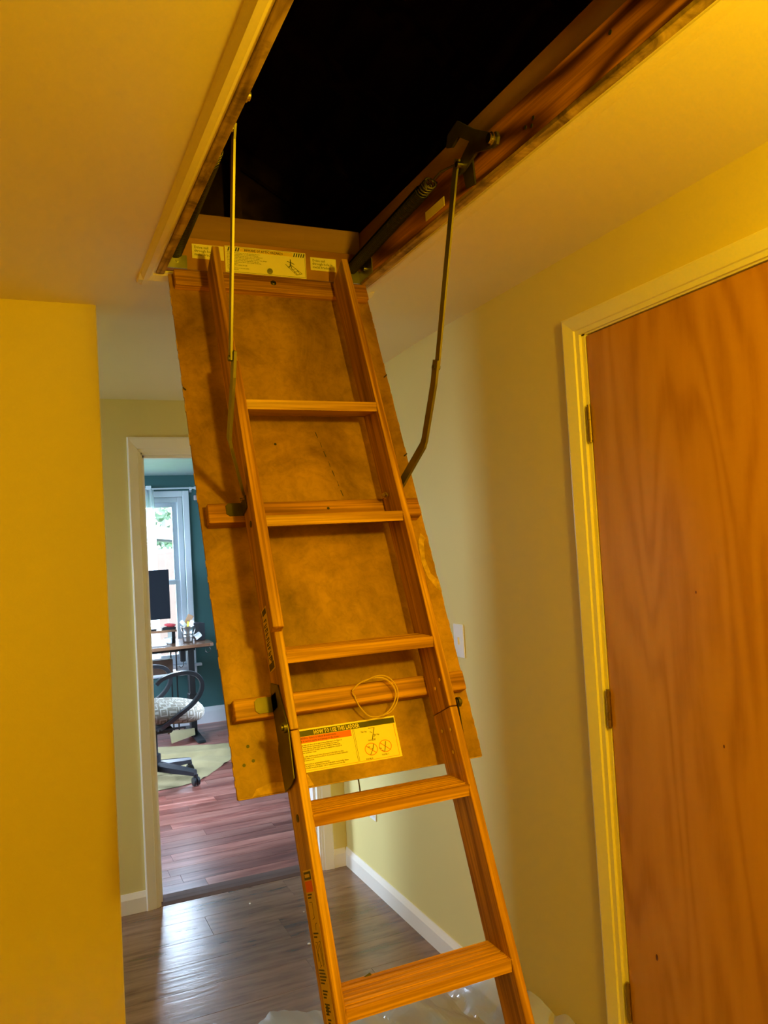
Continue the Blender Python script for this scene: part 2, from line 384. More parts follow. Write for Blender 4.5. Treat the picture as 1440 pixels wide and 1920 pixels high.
def side_window(name, x, y0, y1, z0, z1):
    w_ = thing(name, (x, (y0+y1)/2, z0), kind='structure')
    def fr(a, b, c_, d, t): return box((x-.07, x-.02, a, a+t, c_, d), (x-.07, x-.02, b-t, b, c_, d), (x-.07, x-.02, a+t, b-t, d-t, d), (x-.07, x-.02, a+t, b-t, c_, c_+t), (x-.065, x-.025, a+t, b-t, (c_+d)/2-.02, (c_+d)/2+.02))
    obj('window_frame', fr(y0, y1, z0, z1, .05), M['white'], w_)
    obj('pane', box((x-.047, x-.043, y0+.05, y1-.05, z0+.05, z1-.05)), M['glass'], w_)
# study walls
WX0, WX1, WZ0, WZ1 = .56, 1.335, .555, 2.075
struct('wall_far', box((-1.6, WX0, YF, YF+.15, 0, 2.5), (WX1, 2.5, YF, YF+.15, 0, 2.5), (WX0, WX1, YF, YF+.15, 0, WZ0), (WX0, WX1, YF, YF+.15, WZ1, 2.5)), M['green'])
struct('wall_study_left', wall_hole(-1.7, -1.6, YE+.1, YF, 5.15, 6.85, .8, 2.1), M['green'])
side_window('window_2', X0, 2.86, 3.44, 1.08, 1.92)
side_window('added_window_4', 2.49, 4.75, 6.45, .8, 2.1)  # unseen window added in the right wall to brighten the study
side_window('added_window_3', -1.6, 5.15, 6.85, .8, 2.1)  # another added window, out of view, lets more daylight into the study
struct('wall_study_right', wall_hole(2.4, 2.5, YE+.1, YF, 4.75, 6.45, .8, 2.1), M['green'])
struct('wall_study_near', box((-1.6, DX0-.012, YE+.106, YE+.116, 0, ZC), (DX1+.012, 2.4, YE+.106, YE+.116, 0, ZC), (DX0-.012, DX1+.012, YE+.106, YE+.116, DTOP+.012, ZC)), M['green'])
# baseboards
def baseprof(t=.013, h=.085): return [(0, 0), (t, 0), (t, h*.72), (t*.45, h*.93), (t*.3, h), (0, h)]
def base_right(y0, y1): return prism([(XR-a, b) for a, b in baseprof()], 1, y0, y1)
struct('baseboard_right', join(base_right(1.779, YE-.0005), base_right(Y0, DY0-.075)), M['trim'])
def base_end(x0, x1, y=YE, s=-1, h=.085, t=.013): return prism([(y+s*a, b) for a, b in baseprof(t, h)], 0, x0, x1)
struct('baseboard_end', join(base_end(X0, .4335), base_end(1.298, XR-.013)), M['trim'])
struct('baseboard_left', base_end(X0, XL+.0, YL), M['trim'])
struct('baseboard_far', base_end(-1.6, 2.4, YF, -1, .145, .016), M['trimfar'])
# attic shell
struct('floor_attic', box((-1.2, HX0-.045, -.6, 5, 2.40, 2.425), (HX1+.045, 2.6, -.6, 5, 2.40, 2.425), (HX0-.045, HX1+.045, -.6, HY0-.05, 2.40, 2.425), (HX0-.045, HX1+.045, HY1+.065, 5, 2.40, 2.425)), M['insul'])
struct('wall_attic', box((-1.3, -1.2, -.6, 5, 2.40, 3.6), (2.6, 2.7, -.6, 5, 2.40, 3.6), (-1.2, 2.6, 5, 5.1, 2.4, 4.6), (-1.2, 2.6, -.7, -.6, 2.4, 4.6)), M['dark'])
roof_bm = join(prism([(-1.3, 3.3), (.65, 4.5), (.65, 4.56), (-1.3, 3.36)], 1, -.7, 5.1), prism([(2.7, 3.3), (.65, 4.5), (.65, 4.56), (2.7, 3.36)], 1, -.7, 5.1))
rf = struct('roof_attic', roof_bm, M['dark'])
for yy in (.1, .7, 1.3, 1.9, 2.5, 3.1, 3.7, 4.3, 4.9):
    obj('rafter', join(prism([(-1.25, 3.2), (.65, 4.36), (.65, 4.50), (-1.25, 3.33)], 1, yy, yy+.04), prism([(2.65, 3.2), (.65, 4.36), (.65, 4.50), (2.65, 3.33)], 1, yy, yy+.04)), M['dark'], rf)
for k, yy in enumerate((3.4, 4.0, 4.6)):
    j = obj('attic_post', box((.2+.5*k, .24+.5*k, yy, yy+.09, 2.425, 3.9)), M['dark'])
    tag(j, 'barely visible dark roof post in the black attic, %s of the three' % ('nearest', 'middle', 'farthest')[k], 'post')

# ceiling trim round the hatch: a low painted casing with rounded edge
def bead(x0, x1): 
    return [(x0, ZC), (x0+.004, ZC-.006), (x0+(x1-x0)*.35, ZC-.012), (x0+(x1-x0)*.75, ZC-.010), (x1-.003, ZC-.005), (x1, ZC)]
struct('trim_1', join(prism(bead(.300, HX0-.026), 1, .3, 2.232), prism([(.975, ZC), (.968, ZC-.002), (.958, ZC-.0045), (.946, ZC-.006), (HX1+.028, ZC-.0062), (HX1+.024, ZC-.004), (HX1+.024, ZC)], 1, .3, 2.232),
       prism([(2.232, ZC), (2.225, ZC-.010), (2.19, ZC-.012), (2.165, ZC-.005), (2.160, ZC)], 0, .300, .973)), M['ceil'])
# hall side door in the right wall
d1 = struct('door_1', box((XR+.002, XR+.036, DY0+.002, DY1-.017, .012, 2.043), bev=.0015), M['door'])
d1['label'] = 'flat wooden door with orange birch veneer'
for k, zc in enumerate((.324, 1.067, 1.81)):
    hy, hz = DY1-.0155, zc
    kn = [disc((XR-.004, hy, hz-.0445+.0178*(i+.5)), (0, 0, 1), .0062, .0172, 12) for i in range(5)]
    kn += [disc((XR-.004, hy, hz-.047), (0, 0, 1), .0045, .006, 10), disc((XR-.004, hy, hz+.047), (0, 0, 1), .0045, .006, 10)]
    lf = box((XR-.002, XR+.002, hy-.004, hy+.004, hz-.0445, hz+.0445))
    obj('hinge', join(*kn, lf), M['hingeb'], d1, smooth=False)
for ky, kz, kr in ((1.595, .483, .006), (1.335, 1.044, .003), (1.384, 1.377, .0025)):
    obj('knot', sweep([(XR+.0012, ky, kz), (XR+.0022, ky, kz)], [(a_*.6*kr, b_*1.3*kr) for a_, b_ in circ(1, 10)]), M['knot'], d1)
# door casing: mitred flat casing, tapered to the inside, and jamb strips
def casing_side(ya, yb, z1a, z1b, s):
    # outer edge ya, inner edge yb; top mitre heights z1a (outer) z1b (inner)
    bm = bmesh.new(); T = [(ya, .003), (ya, .019), (ya-s*.006, .021), (yb+s*.016, .014), (yb+s*.014, .009), (yb, .008), (yb, .0)]
    lo = [bm.verts.new((XR-t, y, 0)) for y, t in T]
    hi = [bm.verts.new((XR-t, y, z1a+(z1b-z1a)*(ya-y)/(ya-yb))) for y, t in T]
    k = len(T); bm.faces.new(lo); bm.faces.new(hi[::-1])
    for i in range(k): bm.faces.new((lo[i], hi[i], hi[(i+1) % k], lo[(i+1) % k]))
    return bm
def casing_head(y0, y1, z0, z1):
    bm = bmesh.new(); T = [(0, .003), (0, .019), (.1, .021), (.74, .014), (.77, .009), (1, .008), (1, .0)]
    wz = z1-z0
    A = [bm.verts.new((XR-t, y1-f*.057, z1-f*wz)) for f, t in T]; B = [bm.verts.new((XR-t, y0+f*.057, z1-f*wz)) for f, t in T]
    k = len(T); bm.faces.new(A); bm.faces.new(B[::-1])
    for i in range(k): bm.faces.new((A[i], B[i], B[(i+1) % k], A[(i+1) % k]))
    return bm
ZT = 2.101
struct('trim_2', join(casing_side(1.779, 1.722, ZT, DZ-.002, 1), casing_side(DY0-.071, DY0-.014, ZT, DZ-.002, -1), casing_head(DY0-.071, 1.779, DZ-.002, ZT)), M['trim'])
struct('trim_3', join(box((XR+.001, XR+.1, DY1-.013, DY1, 0, DZ)), box((XR+.001, XR+.1, DY0-.014, DY0-.001, 0, DZ)), box((XR+.001, XR+.1, DY0-.014, DY1, DZ-.006, DZ)),
                      box((XR+.04, XR+.1, DY0, DY1-.013, 0, DZ-.006))), M['trim'])
# open doorway in the end wall: jambs, stop, casings, black hinge leaves, threshold
dw = struct('door_2', join(box((DX0-.012, DX0+.006, YE-.001, YE+.117, 0, DTOP+.012)), box((DX1-.006, DX1+.012, YE-.001, YE+.117, 0, DTOP+.012)), box((DX0, DX1, YE-.001, YE+.117, DTOP-.006, DTOP+.012)),
      box((DX0+.006, DX0+.017, YE+.03, YE+.065, 0, DTOP-.006)), box((DX1-.017, DX1-.006, YE+.03, YE+.065, 0, DTOP-.006)), box((DX0+.006, DX1-.006, YE+.03, YE+.065, DTOP-.017, DTOP-.006))), M['trim'])
dw['label'] = 'open white doorway to the study, its door taken off'
for zc in (1.766, .287):
    yy = YE+.093
    pts = [(yy-.021, zc-.046), (yy+.010, zc-.046), (yy+.019, zc-.038), (yy+.019, zc+.038), (yy+.010, zc+.046), (yy-.021, zc+.046)]
    obj('hinge_leaf', prism(pts, 0, DX0+.005, DX0+.0085), M['black'], dw)
def casing_end(xa, xb, s):
    T = [(xa, 0), (xa, .014), (xa+s*.005, .017), (xb-s*.013, .012), (xb-s*.011, .008), (xb, .007), (xb, 0)]
    bm = bmesh.new(); lo = [bm.verts.new((x, YE-t, 0)) for x, t in T]; hi = [bm.verts.new((x, YE-t, 2.068+(DTOP+.003-2.068)*abs(x-xa)/abs(xb-xa))) for x, t in T]
    k = len(T); bm.faces.new(lo); bm.faces.new(hi[::-1])
    for i in range(k): bm.faces.new((lo[i], hi[i], hi[(i+1) % k], lo[(i+1) % k]))
    return bm
def casing_end_head(x0, x1, wd):
    T = [(0, 0), (0, .014), (.1, .017), (.75, .012), (.78, .008), (1, .007), (1, 0)]; bm = bmesh.new(); hz = 2.068-(DTOP+.003)
    A = [bm.verts.new((x0+f*wd, YE-t, 2.068-f*hz)) for f, t in T]; B = [bm.verts.new((x1-f*wd, YE-t, 2.068-f*hz)) for f, t in T]
    k = len(T); bm.faces.new(A); bm.faces.new(B[::-1])
    for i in range(k): bm.faces.new((A[i], B[i], B[(i+1) % k], A[(i+1) % k]))
    return bm
struct('trim_4', join(casing_end(.429, .484, 1), casing_end(1.298, 1.241, -1), casing_end_head(.429, 1.298, .056)), M['trim'])
struct('trim_5', prism([(YE-.006, -.011), (YE+.118, -.011), (YE+.112, .004), (YE+.06, .008), (YE+.02, .007), (YE-.004, .001)], 0, DX0+.006, DX1-.006), M['sill'])
# study window: casing, sash, glass, sill
wn = thing('window_1', (.95, YF, WZ0), kind='structure')
def frame_bm(x0, x1, z0, z1, t, y0, y1): return box((x0, x0+t, y0, y1, z0, z1), (x1-t, x1, y0, y1, z0, z1), (x0+t, x1-t, y0, y1, z1-t, z1), (x0+t, x1-t, y0, y1, z0, z0+t), bev=.002)
obj('window_casing', box((WX0-.06, WX0, YF-.018, YF, WZ0-.0, WZ1+.055), (WX1, WX1+.056, YF-.018, YF, WZ0, WZ1+.055), (WX0, WX1, YF-.018, YF, WZ1, WZ1+.055), bev=.003), M['vinyl'], wn)
obj('window_sill', box((WX0-.12, WX1+.10, YF-.055, YF+.06, WZ0-.024, WZ0), (WX0-.06, WX1+.06, YF-.016, YF, WZ0-.10, WZ0-.024), bev=.002), M['vinyl'], wn)
obj('window_frame', frame_bm(WX0, WX1, WZ0, WZ1, .046, YF+.02, YF+.14), M['vinyl'], wn)
up_ = obj('sash', frame_bm(WX0+.046, WX1-.046, 1.285, WZ1-.046, .040, YF+.09, YF+.125), M['vinyl'], wn)
lo_ = obj('sash', frame_bm(WX0+.046, WX1-.046, WZ0+.046, 1.318, .040, YF+.055, YF+.09), M['vinyl'], wn)
obj('pane', box((WX0+.08, WX1-.08, YF+.105, YF+.109, 1.32, WZ1-.08)), M['glass'], up_)
obj('pane', box((WX0+.08, WX1-.08, YF+.070, YF+.074, WZ0+.08, 1.284)), M['glass'], lo_)

# ================================================================== HATCH FRAME
hf = thing('hatch_frame', (.637, 1.45, ZC), 'brown wooden frame lining the attic opening in the ceiling', 'frame')
JT = 2.372
obj('side_board', box((HX1, HX1+.020, HY0, HY1+.02, ZC+.008, JT), bev=.001), M['jamb'], hf)
obj('side_board', box((HX0-.020, HX0, HY0, HY1+.02, ZC+.008, JT), bev=.001), M['jamb'], hf)
obj('raw_edge', box((HX1-.001, HX1+.021, HY0, HY1+.02, ZC-.002, ZC+.008), bev=.001), M['raw'], hf)
obj('raw_edge', box((HX0-.021, HX0-.000, HY0, HY1+.02, ZC-.004, ZC+.008), bev=.001), M['raw'], hf)
obj('end_board', box((HX0, HX1, HY1-.010, HY1+.010, ZC+.004, 2.366), bev=.001), M['jambx'], hf)
obj('end_board', box((HX0, HX1, HY0-.02, HY0, ZC, 2.366), bev=.001), M['jambx'], hf)
# joists behind
def joist(name, b, m, lab):
    return tag(obj(name, box(b, bev=.002), m), lab, 'joist')
joist('ceiling_joist', (HX1+.021, HX1+.059, .0, 4.2, ZC+.014, 2.446), M['joist'], 'dark lumber joist above the right side of the attic opening')
joist('ceiling_joist', (HX0-.059, HX0-.021, .0, 4.2, ZC+.014, 2.446), M['joist'], 'dark lumber joist above the left side of the attic opening')
joist('header_joist', (HX0-.020, HX1+.020, HY1+.022, HY1+.060, ZC+.014, 2.448), M['joistx'], 'pale stained header board above the far end of the attic opening')
# corner hinge brackets
for sx, xa in ((1, HX0), (-1, HX1)):
    bm = join(box((xa, xa+sx*.0025, 2.03, HY1-.011, ZC+.006, 2.325)), box((xa, xa+sx*.055, HY1-.0135, HY1-.0105, ZC+.004, 2.315)),
              disc((xa+sx*.03, HY1-.015, 2.300), (0, 1, 0), .005, .006, 10), disc((xa+sx*.004, 2.08, 2.31), (1, 0, 0), .006, .006, 10))
    obj('corner_bracket', bm, M['steel'], hf)
# labels on the far end board
YB = HY1-.0105
def wallM(x, z, y=None):   # plane facing -y; x right, y up
    return Matrix(((1, 0, 0, x), (0, 0, -1, YB-.0008 if y is None else y), (0, 1, 0, z), (0, 0, 0, 1)))
sg = obj('warning_label', box((.520, .749, YB-.0006, YB, 2.281, 2.354)), M['label'], hf); sg['label'] = 'cream printed label with a black and yellow striped heading'
txt = ["• When the attic opening is not in use, keep the attic door",
       "  closed before entering attic. Do not allow children to",
       "  exercise. Carry lamp to avoid wiring, nails, or protrusions of",
       "  floor risks. Contact with your ladder materials is unsafe.",
       "• Do not place all or part of the floor or attic opening or the ceiling is",
       "  installed securing this safety. You may fall through and",
       "  become seriously injured. Never place objects on flooring",
       "  for ladder support.",
       "• Watch out when walking through",
       "  the opening.",
       "• Be careful and do not use attic while",
       "  someone may pass."]
lines = [(t, .523, 2.3355-.0042*i, .0040) for i, t in enumerate(txt)]
I0 = Matrix(((1, 0, 0, 0), (0, 0, -1, YB-.0008), (0, 1, 0, 0), (0, 0, 0, 1)))
pr = bmtext(lines, .004, I0, narrow=1.0)
fr_ = box((.522, .747, YB-.0009, YB, 2.2835, 2.2842), (.522, .747, YB-.0009, YB, 2.3515, 2.3520), (.7463, .747, YB-.0009, YB, 2.2835, 2.352))
obj('print', join(pr, fr_), M['ink'], sg)
obj('print', box((.560, .7115, YB-.0009, YB, 2.3405, 2.3508)), M['inkyel'], sg)
st = []
for x0 in (.527, .7125):
    for k in range(5):
        xx = x0+k*.0068
        st.append(prism([(xx, 2.3405), (xx+.0034, 2.3405), (xx+.0064, 2.3508), (xx+.0030, 2.3508)], 1, YB-.0009, YB))
st.append(bmtext([("BEWARE OF ATTIC HAZARDS", .5735, 2.3425, .0095)], .0095, Matrix.Translation((0, -.0003, 0)) @ I0, narrow=.86, bold=.00012))
# little falling man and joists drawing
def seg(a, b, t=.0010): 
    d = Vector((b[0]-a[0], b[1]-a[1])).normalized(); n = Vector((-d.y, d.x))*t/2
    return prism([(a[0]+n.x, a[1]+n.y), (b[0]+n.x, b[1]+n.y), (b[0]-n.x, b[1]-n.y), (a[0]-n.x, a[1]-n.y)], 1, YB-.0009, YB)
ox, oz = .704, 2.300
for a, b, t in (((0, .028), (.0, .016), .003), ((0, .024), (-.010, .026), .0016), ((0, .024), (.011, .019), .0016), ((0, .017), (-.006, .008), .002), ((0, .017), (.003, .006), .002),
                ((-.015, .018), (.016, -.010), .0012), ((-.004, .020), (.033, -.006), .0010), ((.016, -.010), (.033, -.006), .0012), ((-.010, .010), (.006, .012), .0008), ((0, .003), (.016, .007), .0008),
                ((.008, -.003), (.024, .001), .0010), ((.004, .006), (.018, -.008), .0012), ((.014, .008), (.026, -.006), .0010)):
    st.append(seg((ox+a[0], oz+a[1]), (ox+b[0], oz+b[1]), t))
st.append(disc((ox, YB-.0005, oz+.0305), (0, 1, 0), .0018, .0008, 10))
obj('print', join(*st), M['ink'], sg)
for x0, x1, z0, z1 in ((.432, .517, 2.311, 2.350), (.763, .840, 2.308, 2.345)):
    s2 = obj('nail_label', box((x0, x1, YB-.0006, YB, z0, z1)), M['label'], hf)
    s2['label'] = 'small white label with black lettering'
    obj('lettering', bmtext([("Drive nail", x0+.006, z1-.012), ("through hole in", x0+.006, z1-.0215), ("metal bracket.", x0+.006, z1-.031)], .0105, I0, narrow=.92), M['ink'], s2)
obj('screw', join(disc((.643, YB-.002, 2.293), (0, 1, 0), .008, .003, 18), disc((.643, YB-.004, 2.293), (0, 1, 0), .004, .003, 12)), M['steel'], hf)
# spring, power bracket on each side
def power_side(xw, s):
    X = lambda d: xw+s*d
    # mounting plate
    pts = [(1.515, 2.352), (1.500, 2.290), (1.462, 2.284), (1.468, 2.352), (1.488, 2.366)]
    obj('mount_plate', prism(pts, 0, X(0), X(.004)), M['oldsteel'], hf)
    path = [(X(.014), 1.49, 2.335), (X(.014), 1.445, 2.350), (X(.014), 1.358, 2.330)]
    b1 = sweep(path, rect(.005, .026), (1, 0, 0))
    b1 = prism([(1.352, 2.316), (1.345, 2.328), (1.350, 2.341), (1.365, 2.346), (1.44, 2.392), (1.50, 2.440), (1.545, 2.430), (1.555, 2.405), (1.53, 2.395), (1.50, 2.404), (1.455, 2.372), (1.50, 2.350), (1.52, 2.340), (1.51, 2.322), (1.49, 2.322), (1.43, 2.336), (1.37, 2.316)], 0, X(.010), X(.016))
    br = obj('power_bracket', b1, M['oldsteel'], hf)
    obj('pivot', disc((X(.02), 1.49, 2.336), (1, 0, 0), .007, .02, 12), M['chrome'], br)
    obj('pivot', join(disc((X(.018), 1.360, 2.330), (1, 0, 0), .0095, .005, 16), disc((X(.023), 1.360, 2.330), (1, 0, 0), .013, .0025, 18), disc((X(.0265), 1.360, 2.330), (1, 0, 0), .010, .006, 18)), M['chrome'], br)
    # spring: tight coil in the dark, last turns open
    c0, c1 = Vector((X(.026), 2.125, 2.322)), Vector((X(.026), 1.66, 2.350)); ax = (c1-c0).normalized(); side = Vector((1, 0, 0)); upv = ax.cross(side)
    pts = []; turns = 74
    for i in range(turns*10+1):
        a = 2*math.pi*i/10; t = i/(turns*10); pts.append(c0+(c1-c0)*t+side*math.cos(a)*.0155+upv*math.sin(a)*.0155)
    sp = obj('spring', tube(pts, .0030, 5, up=(.3, .2, 1)), M['springm'], hf, smooth=True)
    e = c1+ax*.02; pts = [c1+side*.0155]
    for i in range(0, 41):
        a = 2*math.pi*i/10; pts.append(c1+ax*(i*.0011)+side*math.cos(a)*.014+upv*math.sin(a)*.014)
    pts += [c1+ax*.055, c1+ax*.09, Vector((X(.018), 1.50, 2.345))]
    obj('spring_hook', tube(pts, .0026, 6, up=(.3, .2, 1)), M['oldsteel'], sp, smooth=True)
power_side(HX1, -1); power_side(HX0, 1)
lb = obj('spring_label', box((HX1-.001, HX1, 1.605, 1.70, 2.296, 2.318)), M['label'], hf)
for (yy, zz_) in ((1.02, 2.345), (1.245, 2.317), (1.252, 2.305), (1.272, 2.312)):
    obj('nail_hole', disc((HX1-.0003, yy, zz_), (1, 0, 0), .0042, .0012, 10), M['ink'], hf)

# ================================================================== ATTIC LADDER (frame: x = across, y = up along the ladder, z = out of the panel)
TH = math.radians(67.3)
ORG = Vector((.368, 2.13, 2.262)); DN = Vector((0, -math.cos(TH), -math.sin(TH))); NN = Vector((0, -math.sin(TH), math.cos(TH)))
LM = Matrix(((1, -DN.x, NN.x, ORG.x), (0, -DN.y, NN.y, ORG.y), (0, -DN.z, NN.z, ORG.z), (0, 0, 0, 1)))
ld = thing('attic_ladder', mat=LM, label='folding wooden attic ladder unfolded from the ceiling hatch down to the floor', cat='ladder')
def lobj(name, bm, mat, parent=ld, smooth=False): return obj(name, bm, mat, parent, local=True, smooth=smooth)
def sbox(u0, u1, s0, s1, n0, n1, bev=.0012): return box((u0, u1, -s1, -s0, n0, n1), bev=bev)
def horiz(u0, u1, s, n, depth, th, bev=.0015, ex=0):
    """board level in the world, its front top edge at (s, n), running back by depth"""
    c, sn_ = math.cos(TH), math.sin(TH)
    back = Vector((0, c, -sn_)); down = Vector((0, -sn_, -c))   # ladder frame: world +y horizontally back; world down
    bm = bmesh.new(); bmesh.ops.create_cube(bm, size=1)
    o = Vector(((u0+u1)/2, -s, n))
    for v in bm.verts:
        q = v.co.copy(); v.co = o + Vector((q.x*(u1-u0), 0, 0)) + back*((q.y+.5)*depth) + down*((q.z+.5)*th)
    if bev: bmesh.ops.bevel(bm, geom=bm.edges[:], offset=bev, segments=2, affect='EDGES')
    return bm
PW = .562
pn = lobj('hatch_panel', sbox(0, PW, -.004, 1.332, -.007, 0, .0006), M['ply'])
# ragged pale edges of the panel and torn patches
rg = []
s_ = 0.05
while s_ < 1.30:
    l_ = R.uniform(.01, .035)
    for uu, sg_ in ((0, -1), (PW, 1)):
        if R.random() < .55: rg.append(box((uu-.0012 if sg_ < 0 else uu, uu if sg_ < 0 else uu+.0012, -s_-l_, -s_, -.006, -.0002)))
    s_ += l_+R.uniform(.005, .03)
rg.append(sbox(.002, PW-.002, 1.3315, 1.3335, -.0065, -.0005, 0))
lobj('ragged_edge', join(*rg), M['plyedge'], pn)['kind'] = 'stuff'
lobj('torn_patch', prism([(.556, -.79), (.548, -.80), (.540, -.845), (.546, -.885), (.5632, -.905), (.5638, -.935), (.552, -.925), (.535, -.895), (.528, -.85), (.533, -.80), (.545, -.775)], 2, 0, .0008), M['plyedge'], pn)
lobj('torn_patch', prism([(.04, -1.318), (.07, -1.31), (.11, -1.314), (.15, -1.306), (.16, -1.330), (.03, -1.331)], 2, 0, .0005), M['plyedge'], pn)
lobj('crack', join(*[prism([(.318+.006*k+.002*(k % 2), -.480-.028*k), (.3205+.006*k, -.480-.028*k), (.3235+.006*k, -.496-.028*k), (.322+.006*k, -.497-.028*k)], 2, 0, .0003) for k in range(7)]), M['ink'], pn)
for (u_, s__) in ((.035, 1.232), (.042, 1.262), (.022, 1.268), (.208, .515)): lobj('nail_hole', disc((u_, -s__, .0002), (0, 0, 1), .0035, .0010, 9), M['ink'], pn)
for (u_, s__) in ((.553, .02), (.555, .30), (.556, .55), (.002, .36)): lobj('nail', disc((u_, -s__, .004), (.5 if u_ > .1 else -.9, .2, 1), .0018, .012, 6), M['oldsteel'], pn)
# hinge board across the top and cleats
lobj('hinge_board', sbox(.012, .555, -.004, .048, .0, .022), M['cleat'])
lobj('cleat', sbox(.012, .545, .690, .739, 0, .032, .002), M['cleat'])
lobj('cleat', sbox(.010, .548, 1.140, 1.184, 0, .032, .002), M['cleat'])
lobj('screw', join(disc((.277, -.018, .0225), (0, 0, 1), .008, .002, 16), disc((.277, -.018, .024), (0, 0, 1), .0045, .002, 12)), M['steel'])
lobj('screw', disc((.300, -.712, .0322), (0, 0, 1), .0035, .001, 10), M['ink'])
for s__ in (.708, 1.160):
    b = join(prism([(.098, -s__-.016), (.060, -s__-.016), (.053, -s__-.010), (.053, -s__+.010), (.060, -s__+.016), (.098, -s__+.016)], 2, .032, .0345), sbox(.089, .0925, s__-.016, s__+.016, .032, .075, 0))
    lobj('angle_clip', b, M['oldsteel'])
    b = join(prism([(.458, -s__-.016), (.500, -s__-.016), (.505, -s__), (.500, -s__+.016), (.458, -s__+.016)], 2, .032, .0345), sbox(.4635, .467, s__-.016, s__+.016, .032, .075, 0))
    lobj('angle_clip', b, M['oldsteel'])
# rails in three sections
NB, NF = .037, .125
SE = [(.0, 1.2335), (1.2350, 1.929), (1.9305, 0)]
floor_s = lambda n: (ORG.z + n*NN.z)/(-DN.z)
for ui, uo in ((.110, .092), (.445, .463)):
    a, b = min(ui, uo), max(ui, uo)
    top = prism([(-.022, NB), (-.004, NF), (-1.2335, NF), (-1.2335, NB)], 0, a, b, .0014)
    lobj('rail', top, M['rail'])
    lobj('rail', sbox(a, b, 1.2350, 1.929, NB, NF, .0014), M['rail'])
    lobj('rail', prism([(-1.9305, NB), (-1.9305, NF), (-floor_s(NF), NF), (-floor_s(NB), NB)], 0, a, b, .0014), M['rail'])
# treads, level, grooved on top
TS = [.470, .772, 1.080, 1.397, 1.719, 2.036]
for k, s__ in enumerate(TS):
    dpt, th = (.086, .020)
    bm = horiz(.110, .445, s__, NF+.001, dpt, th)
    t = lobj('tread', bm, M['tread'])
    gr = []; c, sn_ = math.cos(TH), math.sin(TH)
    back = Vector((0, c, -sn_)); upv = Vector((0, sn_, c))
    for q in range(6):
        bb = horiz(.1105, .4445, s__, NF+.001, .0070, .0022, .0006)
        bmesh.ops.translate(bb, vec=back*(.014+q*.0118)+upv*.0018, verts=bb.verts); gr.append(bb)
    lobj('tread_ribs', join(*gr), M['tread'], t)
    if k == 4: lobj('chip', prism([(.178, 0), (.190, .004), (.193, 0), (.183, -.006)], 2, 0, .001), M['ink'], t).location = LM.inverted() @ (ORG+DN*1.69+NN*.058+Vector((0, 0, .002)))*0 + Vector((0, -s__+.034, NF-.076))
    for uu, d_ in ((.0915, -1), (.4635, 1)):
        lobj('screw', join(disc((uu, -s__+.004, NF-.045), (1, 0, 0), .0075, .0015, 14), disc((uu+d_*.0006, -s__+.004, NF-.045), (1, 0, 0), .003, .0012, 8)), M['oldsteel'], t)
# handrail bar on the front of the left rail
lobj('handrail', join(prism([(-.36, NF), (-.375, NF+.022), (-1.030, NF+.022), (-1.034, NF)], 0, .084, .108, .0012)), M['rail'])
# steel rail hinges
for sj in (1.234, 1.930):
    for uo, d_ in ((.092, -1), (.463, 1)):
        tk = .003 if d_ < 0 else .0014
        a, b = sorted((uo, uo+d_*tk))
        up1 = prism([(-sj+.115, NB+.010), (-sj+.098, NF-.030), (-sj+.010, NF-.006), (-sj-.012, NF-.006), (-sj-.005, NB-.002), (-sj+.075, NB-.004), (-sj+.100, NB+.0)], 0, a, b, .0006)
        h1 = lobj('rail_hinge', up1, M['oldsteel'])
        a2, b2 = sorted((uo+d_*(tk+.0002), uo+d_*tk*2))
        lo1 = prism([(-sj+.012, NF-.028), (-sj+.012, NF+.002), (-sj-.004, NF+.003), (-sj-.090, NF-.010), (-sj-.098, NF-.030), (-sj-.104, NB+.004), (-sj-.02, NB), (-sj-.0, NB+.02)], 0, a2, b2, .0006)
        lobj('hinge_plate', lo1, M['oldsteel'], h1)
        piv = join(disc((uo+d_*.009, -sj+.008, NF-.008), (1, 0, 0), .0105, .006, 18), disc((uo+d_*.013, -sj+.008, NF-.008), (1, 0, 0), .006, .006, 14))
        lobj('rivet', piv, M['oldsteel'], h1)
    for (ds, dn_) in ((-.062, .075), (-.050, .045), (.045, .070), (.040, .030), (.090, .058)):
        if sj < 1.5: lobj('screw', disc((.4442, -sj-ds, NB+dn_), (1, 0, 0), .004, .003, 12), M['chrome'])
# arms
def W2L(p): return LM.inverted() @ Vector(p)
def arm(xt, xm, xb, side):
    up_path = [(xt, 1.497, 2.352), (xt, 1.512, 2.325), (xm, 1.622, 1.918)]
    a = obj('support_arm', sweep(up_path, rect(.019, .0045), (1, 0, 0)), M['armsteel'], ld)
    x2 = xm+side*.006
    lo = [(x2, 1.612, 1.935), (x2, 1.630, 1.885), (x2, 1.692, 1.765), (x2+(xb-x2)*.08, 1.697, 1.752), (xb, 1.786, 1.658)]
    obj('support_arm', sweep(lo, rect(.024, .0060), (1, 0, 0)), M['armsteel'], ld)
    obj('rivet', join(disc((xm+side*.003, 1.621, 1.921), (1, 0, 0), .0065, .016, 12)), M['oldsteel'], a)
arm(HX1-.022, HX1-.036, ORG.x+.471, -1)
arm(HX0+.036, HX0+.036, ORG.x+.084, 1)
lobj('arm_bolt', join(disc((.452, -.700, .070), (1, 0, 0), .0035, .045, 10), disc((.440, -.700, .070), (1, 0, 0), .0085, .003, 16), disc((.436, -.700, .070), (1, 0, 0), .0065, .005, 6)), M['chrome'])
lobj('arm_bolt', join(disc((.100, -.700, .070), (1, 0, 0), .0035, .045, 10), disc((.113, -.700, .070), (1, 0, 0), .0085, .003, 16)), M['chrome'])
